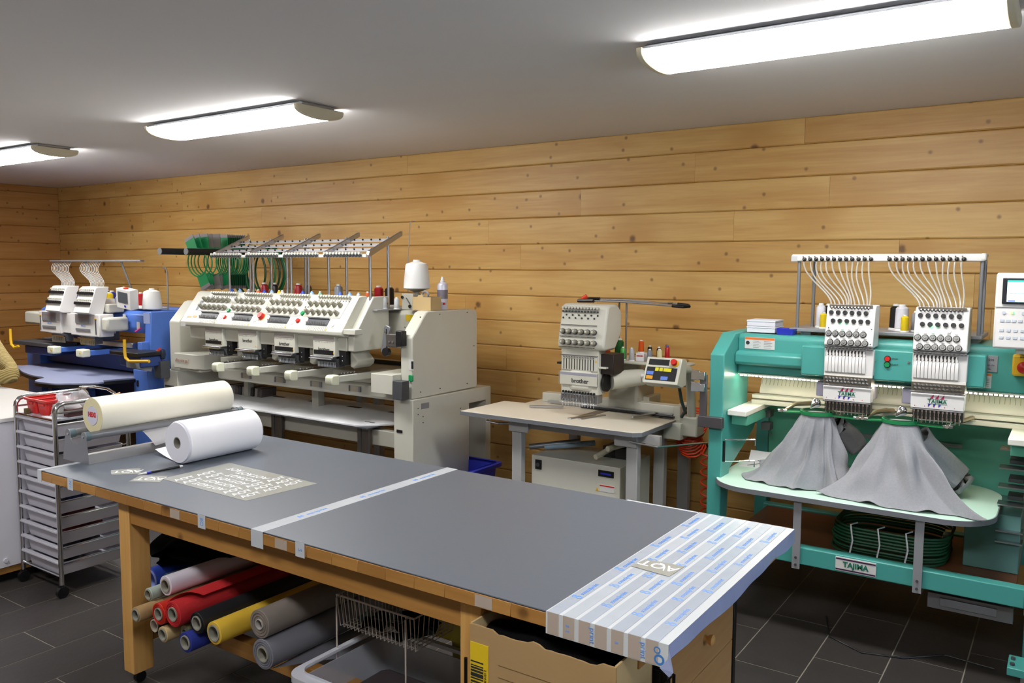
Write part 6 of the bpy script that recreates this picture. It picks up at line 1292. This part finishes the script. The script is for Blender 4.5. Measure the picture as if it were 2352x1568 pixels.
def spl(P, n=6):
    o = []; m = len(P)
    for i in range(m):
        p0, p1, p2, p3 = [Vector(P[(i + k) % m]) for k in (-1, 0, 1, 2)]
        for k in range(n):
            t = k / n; o.append(tuple(.5 * ((2 * p1) + (p2 - p0) * t + (2 * p0 - 5 * p1 + 4 * p2 - p3) * t * t + (3 * p1 - p0 - 3 * p2 + p3) * t ** 3)))
    return o
tbp = spl([(-8.25, 3.86), (-7.9, 3.68), (-7.52, 3.58), (-7.28, 3.565), (-7.19, 3.53), (-7.15, 3.46), (-7.06, 3.40), (-6.90, 3.40), (-6.74, 3.46), (-6.66, 3.75)])[:-6] + [(-6.66, 3.75), (-6.60, 4.0), (-6.60, 4.35), (-8.25, 4.35)]
B().prism(tbp, 'z', .785, .80).out('work_board', TABB, U, bevel=.002)
B().prism([(x - .004 * (1 if x < -7 else -1), y - .004) for x, y in tbp], 'z', .76, .785).out('board_edge', BLACK, U)
for x in (-7.5, -6.9): bx('board_leg', BLUED, U, x, x + .06, 3.72, 3.78, 0, .76)
for s_, xs_ in ((1, -6.24), (-1, -8.10)):
    B().tube([(xs_, 3.70, 1.165), (xs_, 3.70, 1.06), (xs_ + .01, 3.70, 1.02), (xs_ + .06, 3.70, .995), (xs_ + (.30 if s_ > 0 else .10), 3.72, 1.01)], .012, 8).out('yellow_handle', YEL, U)
bx('tray_arm', BLACK, U, -6.50, -6.10, 3.72, 3.95, 1.03, 1.06, .004); bx('tray_arm', DGREY, U, -8.38, -7.70, 3.85, 4.1, 1.0, 1.035, .004); bx('arm_box', BLUED, U, -8.23, -7.75, 3.88, 4.1, .92, .995, .01); bx('arm_box', BLUED, U, -6.42, -6.12, 3.76, 3.95, .94, 1.03, .01)
B().prism([(3.72, 1.0), (3.72, .94), (3.86, .90), (3.9, 1.0)], 'x', -6.26, -6.14).out('grey_pocket', GREYP, U); bx('post_block', BLUEM, U, -6.42, -6.36, 3.92, 4.0, 1.03, 1.12, .004)
bx('switch', BLACK, U, -6.58, -6.55, 3.995, 4.001, .73, .78, .003); bx('blue_foot', BLUED, U, -8.55, -6.34, 4.0, 4.1, .04, .12)
# screen
us = thing('control_console', 'small white tilted touch screen on the blue machine', 'control panel', (-6.6, 3.98, 1.38)); o = B().box(-.09, .09, -.03, .05, 0, .17).out('housing', WHITEP, us, bevel=.006); bx('screen', mat('screen_grey', '#50565c', .25), us, -.065, .055, -.034, -.03, .055, .145, .001); bx('blue_mark', BLU, us, .01, .03, -.033, -.0302, .02, .035)
for ch in us.children: ch.matrix_parent_inverse = Matrix()
us.rotation_euler = (.12, .12, .1); us.location = (-6.62, 3.96, 1.39); B().cyl((0, .0, .165), (0, .0, .18), .02, n=12).out('orange_button', ORG, us)
for ch in us.children: ch.matrix_parent_inverse = Matrix()
g = 'thread spools on the blue machine'
spool('thread_spool', 'dark blue spool behind the yellow one on the blue machine', -7.31, 4.23, 1.392, '#2438a0', .13, .035, group=g); spool('thread_spool', 'yellow spool on the blue machine', -7.245, 4.17, 1.392, '#e8c820', .12, .034, group=g); spool('thread_spool', 'black spool at the left of the blue spool', -7.40, 4.24, 1.392, '#16161a', .135, .03, group=g)
spool('thread_spool', 'small white spool in front of the black spool on the blue machine', -7.375, 4.16, 1.392, '#d0d0d6', .07, .02, group=g); spool('thread_spool', 'silver spool right of the yellow one on the blue machine', -7.165, 4.2, 1.392, '#a8aab4', .085, .022, group=g); spool('thread_spool', 'red spool between the small screen and the white cone', -6.80, 4.2, 1.392, '#a81820', .125, .032, group=g)
cone_spool('big white thread cone on the right end of the blue machine', -6.475, 4.1, 1.376, .165, .08, .008)
o = B().tube([(-6.40, 4.2, 1.375), (-6.40, 4.2, 1.70), (-6.42, 4.2, 1.735), (-6.46, 4.2, 1.735)], .006, 6).out('cone_guide', GREYM, U)
ww = thing('wall_socket', 'white cup-shaped fitting behind the sleeve near the blue machine', 'cup', (-8.6, 3.9, .93)); B().lathe([(.05, 0), (.055, .1), (.05, .1), (.045, .005)], (-8.43, 4.2, .932), 20).out('cup', PAPER, ww)

# ================================================================== wall rods with hanging green frames
rodm = mat('black_foam', '#0c0c0e', .6)
for i, (x, ya, z) in enumerate(((-6.15, 3.98, 1.869), (-5.975, 4.10, 1.869))):
    t = thing('wall_rod', ('left', 'right')[i] + ' of two black padded rods sticking out of the wall with green hoops', 'rod', (x, ya, z))
    B().cyl((x, ya, z), (x, YB - .01, z), .026, n=18).out('padding', rodm, t); B().cyl((x, ya - .006, z), (x, ya, z), .028, n=18).out('end_disc', GREYP, t)
    B().cyl((x, YB - .01, z), (x, YB + .0005, z), .045, n=18).out('wall_flange', GREYM, t)
def hangframe(y, tilt, yaw, lab, col=None, cx=-6.062, cz=1.79, k=0):
    t = thing('embroidery_hoop', lab, 'hoop', (cx, y, cz), 'green hoops hanging on the wall rods')
    ct_, st_ = math.cos(tilt), math.sin(tilt); ca, sa = math.cos(yaw), math.sin(yaw)
    def P(u, v): U_, V_ = u * ct_ - v * st_, u * st_ + v * ct_; return Vector((cx + U_ * ca, y + U_ * sa, cz + V_ - abs(tilt) * .02))
    B().tube([P(.112 * math.sin(a * PI / 12), .118 * math.cos(a * PI / 12)) for a in range(24)], .006, 6, True).out('ring', HOOPD if k % 2 else HOOPG, t)
    nn = (P(1, 0) - P(0, 0)).cross(P(0, 1) - P(0, 0)).normalized() * .003
    for s_ in (1, -1):
        for (va, vb, m, nm) in ((.105, .205, col or HOOPG, 'side_plate'), (.2052, .232, mat('tab_grey', '#8a8588', .4, .4), 'metal_tab')):
            vs = [P(-.052, s_ * va), P(.052, s_ * va), P(.056, s_ * vb), P(-.056, s_ * vb)]
            B().add([q - nn for q in vs] + [q + nn for q in vs], [(3, 2, 1, 0), (4, 5, 6, 7), (0, 1, 5, 4), (1, 2, 6, 5), (2, 3, 7, 6), (3, 0, 4, 7)]).out(nm, m, t, smooth=0)
gp = mat('plate_taupe', '#77736c', .4, .2)
for k, (y, tl, yw, col, lab) in enumerate(((4.26, .42, .1, None, 'leftmost tilted green hoop hanging on the wall rods'), (4.30, .30, .2, None, 'second green hoop from the left on the wall rods'), (4.34, .12, .3, None, 'third green hoop from the left on the wall rods'),
        (4.39, .16, .5, gp, 'fourth hoop from the left on the wall rods, with grey plates'), (4.44, .04, .4, gp, 'fifth hoop from the left on the wall rods, with grey plates'), (4.47, .30, .3, None, 'sixth green hoop from the left on the wall rods'))): hangframe(y, tl, yw, lab, col)
for i in range(9): hangframe(4.525 + .022 * i, 0.0, .0, 'green hoop in the tight upright pack on the wall rods, ' + ORD[i] + ' from the front', None if i == 0 else HOOPD)
for i in range(9):
    y = 4.76 + .03 * i; cx, cz, R0 = -6.04 + .008 * math.sin(i * 2.1), 1.70, .225 + .008 * math.sin(i * 1.7)
    t = thing('embroidery_hoop', 'large dark green ring on the wall rods, ' + ORD[i] + ' from the front', 'hoop', (cx, y, cz), 'large dark green rings on the wall rods')
    yw = .12 * math.sin(i * 1.3)
    B().tube([(cx + R0 * math.sin(a * PI / 16), y + yw * R0 * math.sin(a * PI / 16), cz + R0 * math.cos(a * PI / 16)) for a in range(32)], .009, 6, True).out('ring', HOOPG if i % 3 == 1 else HOOPD, t)
